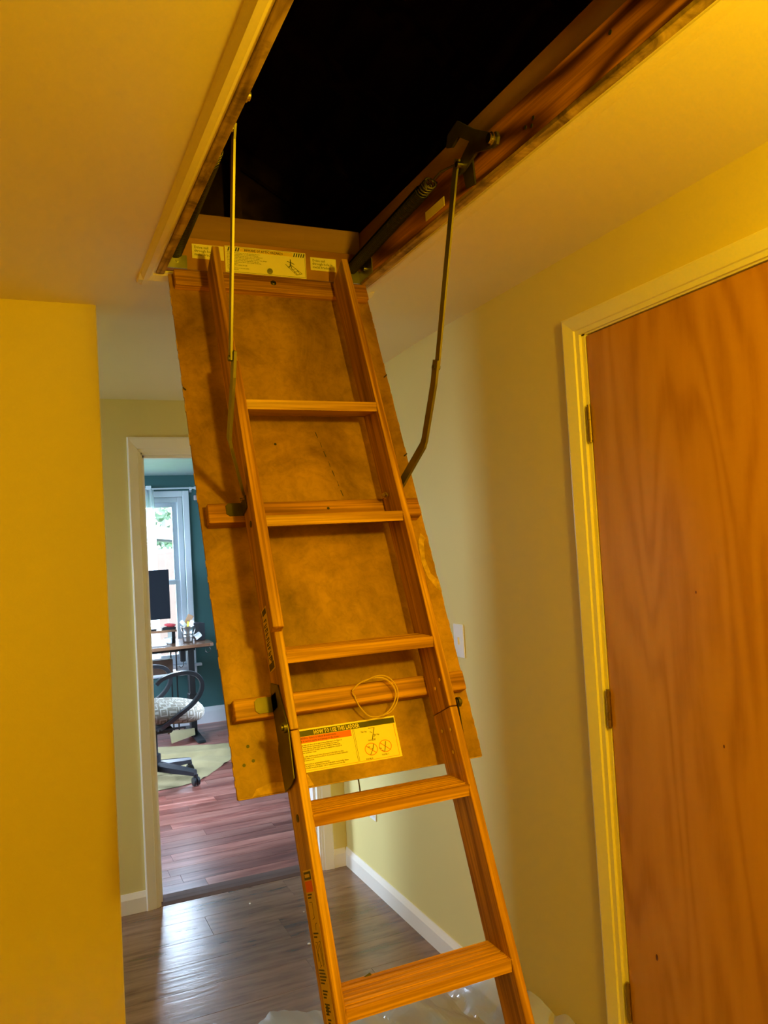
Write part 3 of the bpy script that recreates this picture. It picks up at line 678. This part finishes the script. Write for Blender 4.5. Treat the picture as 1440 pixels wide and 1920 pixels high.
# instruction label on the panel
def LP(u, s, n=.0009): return Matrix(((1, 0, 0, u), (0, 1, 0, -s), (0, 0, 1, n), (0, 0, 0, 1)))
hl = lobj('instruction_label', sbox(.112, .3685, 1.214, 1.303, 0, .0006, 0), M['labelb']); hl['label'] = 'amber paper label headed HOW TO USE THIS LADDER'
lobj('print', join(sbox(.114, .3665, 1.2175, 1.2295, 0, .0008, 0)), M['ink'], hl)
lobj('lettering', bmtext([("HOW TO USE THIS LADDER", .178, -1.2278, .0122)], .012, Matrix.Translation((0, 0, .0011)), narrow=.68, bold=.0002), M['labelb'], hl)
lobj('print', sbox(.114, .2615, 1.2300, 1.2435, 0, .0008, 0), M['inkred'], hl)
small = [("WARNING: Failure to follow all instructions", .140, 1.2355, .0060), ("may result in serious injury and damage to the ladder.", .130, 1.2415, .0060)]
para = ["1. Before climbing make sure there are no gaps between hinge pieces. See Figure A.",
        "   ladder. Always ensure that the feet are not properly trimmed. See Figure B",
        "   or Figure C. Do not climb the ladder if there are gaps. It will be damaged and",
        "   could cause permanently, if there are gaps, without the manufacturer instead of",
        "   this manufacturer as another sound.", "",
        "2. Face the ladder when climbing up and down, that person on the ladder at a time.",
        "   Stay off the ladder when not performed on duty, it. Do not leave the ladder unattended",
        "   when the children are present.", "",
        "3. Oil the hinge pivot points on spring loaded mechanism.",
        "4. Do not climb the ladder if it is damaged in any way. If the ladder unexpectedly. Always",
        "   inspect damaged ladder keeping the ladder. Call for replacement parts from this"]
small += [(t, .1265, 1.2490+.0039*i, .0041) for i, t in enumerate(para)]
figs = [("This Gap", .283, 1.2405, .0046), ("No Gap", .312, 1.2500, .0046), ("FIGURE A", .297, 1.2605, .0046), ("Gap", .292, 1.2735, .0046), ("Gap", .318, 1.2800, .0046), ("FIGURE B", .284, 1.2985, .0046), ("FIGURE C", .322, 1.2945, .0046)]
lobj('lettering', join(bmtext([(a, b, -c_, d) for a, b, c_, d in small], .004, Matrix.Translation((0, 0, .0010)), narrow=.80),
                       bmtext([(a, b, -c_, d) for a, b, c_, d in figs], .004, Matrix.Translation((0, 0, .0010)), narrow=.85)), M['ink'], hl)
def lseg(a, b, t=.0008, n=.0011):
    d = Vector((b[0]-a[0], -(b[1]-a[1]))).normalized(); q = Vector((-d.y, d.x))*t/2
    return prism([(a[0]+q.x, -a[1]+q.y), (b[0]+q.x, -b[1]+q.y), (b[0]-q.x, -b[1]-q.y), (a[0]-q.x, -a[1]-q.y)], 2, 0, n)
dr = [lseg((.316, 1.233), (.307, 1.257), .0014), lseg((.302, 1.233), (.317, 1.2335)), lseg((.306, 1.257), (.315, 1.2575)), lseg((.2655, 1.230), (.2655, 1.298), .0005), lseg((.2685, 1.230), (.2685, 1.298), .0005),
      lseg((.304, 1.2405), (.309, 1.2435)), lseg((.316, 1.249), (.311, 1.2530)), lseg((.308, 1.267), (.303, 1.279), .0014), lseg((.303, 1.279), (.296, 1.289), .0012), lseg((.336, 1.266), (.332, 1.280), .0014), lseg((.332, 1.280), (.329, 1.288), .0014),
      lseg((.300, 1.275), (.304, 1.278)), lseg((.324, 1.283), (.3275, 1.286))]
lobj('print', join(*dr), M['ink'], hl)
rd = []
for cx_, cs_ in ((.300, 1.2775), (.3335, 1.2755)):
    rd.append(tube([(cx_+.0142*math.cos(a*math.pi/16), -cs_+.0125*math.sin(a*math.pi/16), .0008) for a in range(32)], .0006, 4, True))
    rd.append(lseg((cx_-.011, cs_-.008), (cx_+.010, cs_+.009), .0011))
rd += [lseg((.3625, 1.231), (.3625, 1.299), .0005), lseg((.1140, 1.2995), (.3625, 1.2995), .0005)]
lobj('print', join(*rd), M['inkred'], hl)
# long yellow label and small brand label on the left rail's outer face (plane u = .092)
UL = .0912
yl = lobj('rail_label', box((UL-.0004, .0921, -1.800, -1.486, .062, .112)), M['labely']); yl['label'] = 'long narrow yellow instruction label on the left rail'
def rb(s0, s1, n0, n1): return box((UL-.0008, UL, -s1, -s0, n0, n1))
lobj('print', rb(1.489, 1.503, .065, .109), M['ink'], yl)
lobj('print', rb(1.505, 1.524, .065, .109), M['inkred'], yl)
bars = []
rr = random.Random(2)
def bars_at(s0, k, n0, n1, st=.0052):
    for i in range(k):
        e = n1 - (rr.uniform(.0, .012) if i < k-1 else .018)
        x = n0
        while x < e:
            l_ = rr.uniform(.003, .008); bars.append(rb(s0+i*st, s0+i*st+.0026, x, min(x+l_, e))); x += l_+.0015
bars_at(1.527, 2, .070, .108); bars_at(1.536, 1, .068, .074)
bars_at(1.592, 2, .068, .106, .006); bars_at(1.603, 1, .070, .076)
bars_at(1.652, 5, .066, .107, .0052); bars_at(1.685, 3, .070, .104); bars_at(1.706, 4, .070, .106); bars_at(1.730, 2, .074, .104); bars_at(1.745, 5, .066, .106, .0055); bars_at(1.778, 3, .076, .102, .005)
for (a, b) in (((1.541, .074), (1.541, .090)), ((1.541, .090), (1.568, .090)), ((1.568, .090), (1.570, .078)), ((1.576, .100), (1.578, .090)), ((1.578, .090), (1.588, .088)), ((1.608, .072), (1.608, .084)), ((1.608, .084), (1.624, .084)), ((1.612, .072), (1.646, .084)),
               ((1.608, .092), (1.606, .102)), ((1.606, .102), (1.645, .104)), ((1.610, .094), (1.648, .100)), ((1.645, .090), (1.649, .078)), ((1.620, .076), (1.640, .074))):
    d = Vector((b[0]-a[0], b[1]-a[1])).normalized(); q = Vector((-d.y, d.x))*.0005
    bars.append(prism([(-(a[0]+q.x), a[1]+q.y), (-(b[0]+q.x), b[1]+q.y), (-(b[0]-q.x), b[1]-q.y), (-(a[0]-q.x), a[1]-q.y)], 0, UL-.0008, UL))
lobj('print', join(*bars), M['ink'], yl)
lobj('print', rb(1.493, 1.499, .072, .102), M['labely'], yl).location.x = -.0006
bl = lobj('maker_label', box((UL-.0004, .0921, -1.100, -.965, .052, .094)), M['labely']); bl['label'] = 'narrow pale label with dark bands on the left rail'
kb = [rb(.968, .980, .062, .091), rb(1.083, 1.097, .055, .091), rb(.968, 1.097, .0535, .0552)]
for k in range(9):
    s0 = .990+.0100*k; kb += [rb(s0, s0+.0025, .062, .084), rb(s0+.0025, s0+.0062, .062, .066) if k % 2 else rb(s0+.0025, s0+.0062, .080, .084), rb(s0+.0045, s0+.0065, .066, .080) if k % 3 else rb(s0+.002, s0+.005, .072, .075)]
lobj('print', join(*kb), M['ink'], bl)
# pull cord below the panel
lobj('pull_cord', tube([(.262, -1.30, -.010), (.262, -1.335, -.011), (.262, -1.350, -.012)] , .0016, 6), M['cordb'])
pcw = LM @ Vector((.262, -1.350, -.012))
obj('pull_cord', tube([pcw, pcw+Vector((.0005, 0, -.02)), pcw+Vector((.002, 0, -.034)), pcw+Vector((.003, 0, -.044))], .0016, 6), M['cordb'], ld)
# twine loop hanging from the lower cleat
lp = [(.262, 1.155, .034), (.255, 1.140, .040), (.280, 1.125, .046), (.318, 1.120, .050), (.345, 1.128, .052), (.362, 1.150, .050), (.360, 1.172, .044), (.342, 1.192, .036), (.318, 1.200, .030), (.292, 1.196, .026), (.274, 1.180, .030), (.262, 1.160, .034), (.260, 1.150, .037)]
lw = [LM @ Vector((.262+.012+(a-.262)*.88, -(b+.016), c_)) for a, b, c_ in lp]
tag(obj('twine_loop', join(tube(smoothpath(lw, 5), .0016, 6), tube(smoothpath([p+NN*.004+Vector((.004, 0, .003*math.sin(i))) for i, p in enumerate(lw[2:9])], 5), .0014, 6)), M['string']), 'tan twine loop hanging from the lower cleat of the ladder hatch', 'twine')

# ================================================================== SMALL HALL THINGS
tag(obj('light_switch', join(box((XR-.006, XR-.0005, 2.450, 2.520, 1.120, 1.235), bev=.002), box((XR-.012, XR-.006, 2.480, 2.490, 1.165, 1.19))), M['white']), 'white light switch plate on the right wall, half hidden behind the hatch panel', 'switch')
tag(obj('wall_outlet', join(box((XR-.006, XR-.0005, 3.333, 3.403, .315, .430), bev=.002), box((XR-.008, XR-.006, 3.35, 3.386, .33, .36), (XR-.008, XR-.006, 3.35, 3.386, .385, .415))), M['white']), 'white wall outlet low on the right wall behind the ladder', 'outlet')
for k, (x, y, s__) in enumerate(((.95, 3.07, .008), (.84, 3.55, .005), (1.02, 3.35, .004))):
    bm = bmesh.new(); bmesh.ops.create_icosphere(bm, subdivisions=1, radius=s__)
    for v in bm.verts: v.co = v.co*(.7+.5*R.random()); v.co.z *= .6
    bmesh.ops.translate(bm, vec=(x, y, s__*.45), verts=bm.verts)
    tag(obj('plaster_crumb', bm, M['white']), ('largest white plaster crumb on the hall floor', 'white plaster crumb on the hall floor near the doorway', 'tiny white plaster crumb on the hall floor by the right wall')[k], 'crumb')
# plastic sheeting
def sheet(x0, x1, y0, y1, nx, ny, fn):
    bm = bmesh.new(); g = []
    for j in range(ny+1):
        row = []
        for i in range(nx+1):
            row.append(bm.verts.new(fn(x0+(x1-x0)*i/nx, y0+(y1-y0)*j/ny, i/nx, j/ny)))
        g.append(row)
    for j in range(ny):
        for i in range(nx): bm.faces.new((g[j][i], g[j][i+1], g[j+1][i+1], g[j+1][i]))
    return bm
def polyf(x, y, a, b):
    n1 = mnoise.noise(Vector((x*5, y*5, .3))); n2 = mnoise.noise(Vector((x*13+2, y*11, 1.7))); n3 = abs(mnoise.noise(Vector((x*5+y*2, y*3-x, 5.0)))); n4 = .35*abs(mnoise.noise(Vector((x*9+y*5, y*8-x*6, 8.0))))
    edge = 2.70-.16*max(0, x-.55)/.8+.05*mnoise.noise(Vector((x*9, 0, 4)))+.02*mnoise.noise(Vector((x*31, 0, 4)))
    yy = 1.15+(edge-1.15)*b
    k = max(0, min(1, (x-.72)/.5))
    z = .006+.012*abs(n1)+.010*n4 + k*(.015+.07*n3+.035*n4)
    lift = max(0, (x-1.20)/.145); lift = min(1, lift)
    z += lift*lift*(.06+.05*n3+.07*max(0, 1-abs(yy-1.95)/.5))
    z += .12*math.exp(-((x-1.325)/.03)**2-((yy-2.50)/.045)**2)
    xx = min(x, XR-.022-.004*abs(n2)) + .012*n2*(1 if x < 1.2 else 0)
    return Vector((xx, yy, z*(1-(b**14)*.8)))
ps = obj('plastic_sheeting', sheet(.24, 1.345, 1.15, 2.70, 100, 140, polyf), M['poly'], smooth=False)
tag(ps, 'crumpled clear plastic sheeting on the hall floor under the ladder', 'sheeting')

# ================================================================== STUDY
# desk
dk = thing('desk', (1.0, 7.07, 0), 'standing desk with walnut top and black steel legs by the window', 'desk')
ZD = .80
tp = [(.35, 6.745), (1.375, 6.765), (1.405, 6.785), (1.425, 7.10), (1.41, 7.38), (1.37, 7.41), (.35, 7.41)]
obj('desktop', prism(tp, 2, ZD-.026, ZD, .003), M['desk'], dk)
for xc in (1.262, .45):
    lg = obj('leg', join(box((xc-.026, xc+.026, 7.03, 7.11, .03, ZD-.06), bev=.004), box((xc-.034, xc+.034, 7.02, 7.12, .30, .36), bev=.004)), M['black'], dk)
    obj('foot', prism([(6.72, .006), (7.42, .006), (7.42, .020), (7.10, .040), (7.04, .040), (6.74, .022)], 0, xc-.035, xc+.035, .004), M['black'], lg)
obj('crossbar', box((.42, 1.30, 7.04, 7.10, ZD-.075, ZD-.027), (1.15, 1.38, 7.0, 7.14, ZD-.055, ZD-.027)), M['black'], dk)
obj('hook', tube([(1.36+.022*math.cos(a*math.pi/8), 6.80, ZD-.058+.022*math.sin(a*math.pi/8)) for a in range(-10, 6)], .003, 6), M['black'], dk)
# shelf unit between desk and wall: thin uprights, box on a low shelf
sh = thing('under_desk_shelf', (.95, 7.2, 0), 'thin black wire shelf rack standing under the desk by the window', 'rack')
for xx in (1.118, 1.163, .7):
    obj('upright', box((xx-.005, xx+.005, 7.19, 7.21, .0, ZD-.03)), M['black'], sh)
obj('shelf', box((.69, 1.17, 7.05, 7.30, .535, .545)), M['vinyl'], sh)
tag(obj('cardboard_box', box((.82, 1.112, 7.06, 7.185, .5455, .665), bev=.003), M['boxc']), 'dark brown box on the low shelf under the desk', 'box')
ad = thing('power_adapter', (1.19, 6.98, .64), 'black power adapter hanging under the desktop', 'adapter')
obj('body', box((1.160, 1.205, 6.965, 6.995, .645, .745), bev=.006), M['black'], ad)
obj('cable', tube(smoothpath([(1.185, 6.98, .646), (1.184, 6.98, .615), (1.165, 6.98, .595), (1.155, 7.0, .61)], 5), .003, 6), M['black'], ad)
obj('cable', tube(smoothpath([(1.17, 6.98, .744), (1.168, 6.98, .765), (1.165, 7.0, .775)], 4), .003, 6), M['black'], ad)
mo = thing('monitor', (.95, 7.16, ZD+.11), 'black computer monitor on the riser, seen against the window', 'monitor')
obj('display', box((.60, 1.117, 7.10, 7.135, 1.005, 1.425), bev=.004), M['screen'], mo)
obj('stand', join(box((.84, .90, 7.135, 7.15, .93, 1.15)), box((.76, .99, 7.06, 7.24, .918, .930), bev=.003)), M['black'], mo)
rs = thing('monitor_riser', (.9, 7.15, ZD), 'dark wooden monitor riser shelf on the desk', 'riser')
obj('shelf', box((.55, 1.150, 7.02, 7.28, .897, .917), bev=.002), M['desk'], rs)
for xx in (.57, 1.125): obj('leg', box((xx-.015, xx+.015, 7.04, 7.26, ZD, .897), bev=.002), M['black'], rs)
tag(obj('keyboard', box((.70, 1.045, 6.90, 7.0, ZD, ZD+.018), bev=.004), M['vinyl']), 'white keyboard at the front of the desk', 'keyboard')
pl = thing('metal_pail', (1.235, 6.98, ZD), 'galvanised metal pail full of odds and ends on the desk', 'pail')
pc = (1.232, 6.975, ZD)
obj('body', lathe([(0, .001), (.040, .001), (.043, .02), (.047, .05), (.0485, .055), (.047, .06), (.050, .075), (.0515, .08), (.050, .085), (.056, .132), (.059, .136), (.056, .139), (.052, .132), (.040, .01)], pc), M['silver'], pl, smooth=True)
obj('handle', tube([(pc[0]+.058*math.cos(a*math.pi/12), pc[1]-.02-.03*math.sin(a*math.pi/12), pc[2]+.128-.07*math.sin(a*math.pi/12)) for a in range(13)], .0022, 6), M['silver'], pl)
tag(obj('card_packet', box((-.025, .025, -.002, .002, -.04, .045), rot=Matrix.Translation((1.245, 6.98, ZD+.19)) @ Matrix.Rotation(.5, 4, 'Y')), M['card']), 'tan card packet sticking up from the pail', 'packet')
for k, (dx, dy, dz, ry, mt, lab) in enumerate(((-.035, -.01, .165, -.7, 'paper', 'crumpled pale wrapper leaning out of the left of the pail'), (.03, -.01, .158, .5, 'paper', 'pale foil wrapper at the right of the pail rim'), (.0, -.03, .15, .1, 'inkyel', 'small yellow tube standing in the pail'))):
    bm = box((-.017+.008*(k == 2), .017-.008*(k == 2), -.006, .006, -.032, .03), bev=.003, rot=Matrix.Translation((pc[0]+dx, pc[1]+dy, pc[2]+dz)) @ Matrix.Rotation(ry, 4, 'Y') @ Matrix.Rotation(.3*k, 4, 'Z'))
    tag(obj('tube' if k == 2 else 'wrapper', bm, M[mt]), lab, 'tube' if k == 2 else 'wrapper')
bm = bmesh.new(); bmesh.ops.create_icosphere(bm, subdivisions=2, radius=.035)
for v in bm.verts:
    q = mnoise.noise(v.co*30+Vector((3, 1, 2))); v.co = v.co*(1+.4*q); v.co.x *= 1.3; v.co.z *= .5
bmesh.ops.translate(bm, vec=(1.10, 7.05, .954), verts=bm.verts)
tag(obj('red_cloth', bm, M['redc'], smooth=True), 'bunched red cloth on a dark tray at the end of the riser', 'cloth')
tag(obj('tray', join(box((1.035, 1.145, 7.03, 7.10, .917, .922), (1.035, 1.145, 7.03, 7.034, .922, .94), (1.035, 1.145, 7.096, 7.10, .922, .94), (1.035, 1.039, 7.03, 7.10, .922, .94), (1.141, 1.145, 7.03, 7.10, .922, .94))), M['black']), 'small black tray at the right end of the riser', 'tray')
tag(obj('mug', lathe([(0, .001), (.028, .001), (.033, .012), (.034, .05), (.031, .05), (.029, .01), (.0, .008)], (1.075, 7.03, ZD), 16), M['paper'], smooth=True), 'pale cup under the monitor riser', 'mug')
sk = thing('desk_speaker', (1.355, 7.12, ZD), 'black speaker with a slanted front at the right end of the desk', 'speaker')
obj('cabinet', prism([(1.30, ZD+.0), (1.395, ZD+.0), (1.395, ZD+.145), (1.315, ZD+.158), (1.298, ZD+.15)], 1, 7.06, 7.20, .003), M['plastic'], sk)
obj('grille', box((1.30, 1.345, 7.055, 7.062, ZD+.01, ZD+.14), bev=.002), M['black'], sk)
tag(obj('paper_cup', disc((1.315, 7.0, ZD+.045), (1, .3, .6), .024, .06, 14), M['paper']), 'white paper cup lying between pail and speaker', 'cup')
# curtain rod and sheer panel
cr = thing('curtain_rod', (.95, YF-.06, 2.15), 'white curtain rod across the study window', 'curtain rod')
obj('rod', tube([(.45, YF-.06, 2.150), (1.44, YF-.06, 2.150)], .008, 10), M['vinyl'], cr)
obj('finial', join(disc((1.452, YF-.06, 2.150), (1, 0, 0), .016, .022, 14), disc((1.437, YF-.06, 2.150), (1, 0, 0), .012, .012, 14)), M['vinyl'], cr)
obj('bracket', box((1.405, 1.415, YF-.06, YF, 2.135, 2.15), (1.40, 1.42, YF-.004, YF, 2.115, 2.165), bev=.001), M['vinyl'], cr)
obj('bracket', box((1.008, 1.052, YF-.075, YF-.0, 2.140, 2.178), bev=.003), M['vinyl'], cr)
def cur(x, y, a, b): return Vector((.72+(.355)*a+.006*math.sin(b*3), YF-.06+.016*math.sin(a*46)+.004*math.sin(a*90+b*4), .62+1.53*b))
tag(obj('sheer_curtain', sheet(0, 1, 0, 1, 80, 12, cur), M['sheer'], smooth=True), 'sheer white curtain panel gathered at the left of the study window', 'curtain')
tag(obj('pink_box', box((1.438, 1.470, YF-.03, YF, 2.04, 2.085), bev=.003), M['pink']), 'small pale pink box on the teal wall beside the curtain rod', 'box')
# office chair
oc = thing('office_chair', (.75, 5.73, 0), 'black office chair with patterned cushion standing on the drop cloth', 'chair')
CX, CY = .75, 5.73
angs = [math.atan2(5.53-CY, .985-CX)]
step = 2*math.pi/5; a0 = angs[0]
for k in range(5):
    a = a0+step*k; tip = Vector((CX+.31*math.cos(a), CY+.31*math.sin(a), .085)); c0 = Vector((CX, CY, .125))
    d = (tip-c0); sd = Vector((-math.sin(a), math.cos(a), 0))
    bm = bmesh.new(); rings = []
    for t, wd, hh in ((0.05, .030, .032), (.6, .024, .026), (1.0, .019, .020)):
        c_ = c0+d*t; rings.append([bm.verts.new(c_+sd*x*wd+Vector((0, 0, z*hh))) for x, z in ((-1, -.9), (1, -.9), (1, .3), (.6, 1), (-.6, 1), (-1, .3))])
    for r0, r1 in zip(rings, rings[1:]):
        for j in range(6): bm.faces.new((r0[j], r0[(j+1) % 6], r1[(j+1) % 6], r1[j]))
    bm.faces.new(rings[0]); bm.faces.new(rings[-1][::-1])
    lg = obj('base_leg', bm, M['plastic'], oc)
    ct = Vector((tip.x, tip.y, .03)); rl = Vector((math.cos(a+.9), math.sin(a+.9), 0))
    obj('caster', join(disc(ct-rl*.013, rl, .028, .016, 16), disc(ct+rl*.013, rl, .028, .016, 16), disc(ct+Vector((0, 0, .020)), (0, 0, 1), .016, .05, 12)), M['plastic'], lg)
obj('column', join(disc((CX, CY, .15), (0, 0, 1), .045, .10, 18), disc((CX, CY, .26), (0, 0, 1), .028, .2, 16)), M['plastic'], oc)
obj('mechanism', join(box((CX-.13, CX+.12, CY-.09, CY+.09, .345, .385), bev=.01), box((CX+.02, CX+.20, CY-.13, CY-.10, .372, .382), bev=.003)), M['plastic'], oc)
def superell(cx, cy, z0, z1, rx, ry, n=2.7, k=40, lay=8):
    bm = bmesh.new(); rings = []
    for j in range(lay+1):
        t = j/lay; e = math.sin(math.pi*t)**.45 if 0 < t < 1 else .0; e = .72+.28*e if 0 < t < 1 else .70
        z = z0+(z1-z0)*t; ring = []
        for i in range(k):
            a = 2*math.pi*i/k; c_, s__ = math.cos(a), math.sin(a)
            ring.append(bm.verts.new((cx+rx*e*math.copysign(abs(c_)**(2/n), c_), cy+ry*e*math.copysign(abs(s__)**(2/n), s__), z+(.02*c_ if 1 else 0)*-1)))
        rings.append(ring)
    for a, b in zip(rings, rings[1:]):
        for i in range(k): bm.faces.new((a[i], a[(i+1) % k], b[(i+1) % k], b[i]))
    bm.faces.new(rings[0]); bm.faces.new(rings[-1]); return bm
obj('seat', superell(.845, 5.80, .405, .535, .262, .235), M['seat'], oc, smooth=True)
obj('backrest', superell(.40, 5.80, .62, 1.05, .05, .23), M['seat'], oc, smooth=True)
obj('back_post', sweep(smoothpath([(.70, 5.8, .37), (.48, 5.8, .40), (.41, 5.8, .56), (.38, 5.8, .8)], 5), rect(.06, .02), (0, 1, 0)), M['plastic'], oc)
for yy in (5.555, 6.045):
    pth = smoothpath([(q[0]-(.13 if yy > 5.8 else 0), q[1], q[2]) for q in [(.760, yy, .690), (.80, yy, .722), (.88, yy, .745), (.965, yy, .748), (1.03, yy, .722), (1.060, yy, .665), (1.045, yy, .60), (.99, yy, .535), (.90, yy, .475), (.80, yy+(.05 if yy < 5.8 else -.05), .40), (.76, 5.8+(yy-5.8)*.4, .372)]], 6)
    obj('armrest', sweep(pth, [(-.012, -.022), (.012, -.022), (.015, 0), (.012, .022), (-.012, .022), (-.015, 0)], (0, 1, 0)), M['plastic'], oc, smooth=False)
# drop cloth
def clothf(x, y, a, b):
    # bilinear in a quad traced on the floor
    P0, P1, P2, P3 = Vector((.30, 5.62)), Vector((1.02, 5.60)), Vector((1.62, 6.45)), Vector((.30, 7.05))
    P1b = Vector((.86, 5.50))
    p = (P0*(1-a)+P1*a)*(1-b)+(P3*(1-a)+P2*a)*b
    p.y += -.10*math.sin(math.pi*a)*(1-b)*.6
    f = .5+.5*math.sin(18*(p.x*.35+p.y)+3*mnoise.noise(Vector((p.x*3, p.y*3, 0))))
    z = .008+.030*f**4+.022*abs(mnoise.noise(Vector((p.x*6, p.y*6, 2))))
    edge = min(a, 1-a, b, 1-b); z = z*min(1, .35+edge*6)
    return Vector((p.x, p.y, z))
dc = obj('drop_cloth', sheet(0, 1, 0, 1, 60, 70, clothf), M['cloth'], smooth=True)
tag(dc, 'khaki canvas drop cloth spread wrinkled on the study floor', 'drop cloth')
# folded flap
fb = sheet(0, 1, 0, 1, 10, 10, lambda x, y, a, b: Vector((1.02+.22*a+.03*b, 6.72+.16*a*(1-b)+.38*b, .035+.06*math.sin(math.pi*b)*(1-.5*a)+.01*a)))
obj('folded_flap', fb, M['cloth'], dc, smooth=True)

# ================================================================== OUTSIDE
struct('ground_outside', box((-14, 16, YF+.2, 40, -.5, -.4), (-14, -2.4, -8, YF+.2, -.5, -.4), (2.7, 16, -8, YF+.2, -.5, -.4)), M['grass'])
fn = thing('garden_fence', (2.5, 15, -.4), 'pale cedar board fence in the garden outside the study window', 'fence')
for k in range(34):
    x0_ = -1.2+k*.16; obj('board', box((x0_, x0_+.15, 15, 15.03, -.4, 1.62+.01*(k % 3))), M['fence'], fn)
obj('fence_rail', box((-1.2, 4.3, 15.03, 15.08, .2, .29), (-1.2, 4.3, 15.03, 15.08, 1.2, 1.29)), M['fence'], fn)
sd = thing('garden_shed', (2.2, 20, -.4), 'white garden shed with low roof behind the fence', 'shed')
obj('wall', box((-.5, 5.2, 20, 23, -.4, 1.75)), M['shed'], sd)
obj('roof', prism([(-.9, 1.70), (2.3, 2.15), (5.6, 1.70), (5.6, 1.78), (2.3, 2.40), (-.9, 1.78)], 1, 19.6, 23.4), M['shed'], sd)
obj('eave', prism([(-.9, 1.62), (2.3, 2.07), (5.6, 1.62), (5.6, 1.70), (2.3, 2.15), (-.9, 1.70)], 1, 19.58, 19.62), M['eavedark'], sd)
tr = thing('garden_tree', (2.5, 28, -.4), 'leafy green tree beyond the garden shed', 'tree')
obj('trunk', tube([(2.5, 28, -.4), (2.6, 28, 1.5), (2.5, 28, 4)], .25, 10), M['bark'], tr)
bm = bmesh.new(); lr = random.Random(11)
for k in range(2600):
    a, b = lr.uniform(0, 6.283), lr.uniform(-1, 1); r_ = 1-.35*lr.random()**2
    c_ = Vector((2.6+3.6*r_*math.cos(a)*math.sqrt(1-b*b), 28+2*r_*math.sin(a)*math.sqrt(1-b*b), 4.4+3.4*r_*b)); s__ = lr.uniform(.12, .26)
    d1_ = Vector((lr.gauss(0, 1), lr.gauss(0, 1), lr.gauss(0, 1))).normalized(); d2_ = d1_.orthogonal().normalized()
    vs = [bm.verts.new(c_+d1_*s__), bm.verts.new(c_+d2_*s__*.6), bm.verts.new(c_-d1_*s__), bm.verts.new(c_-d2_*s__*.6)]; bm.faces.new(vs)
tag(obj('foliage', bm, M['leaf'], tr), kind='stuff')
# ceiling lamp of the hall, behind the camera
lm = thing('ceiling_lamp', (LAMP[0], LAMP[1], ZC), 'small metal ceiling lamp holder in the hall', 'lamp')
obj('canopy', lathe([(0, 0), (.06, 0), (.055, -.02), (.022, -.03), (.022, -.07), (0, -.07)], (LAMP[0], LAMP[1], ZC), 20), M['lampm'], lm, smooth=True)
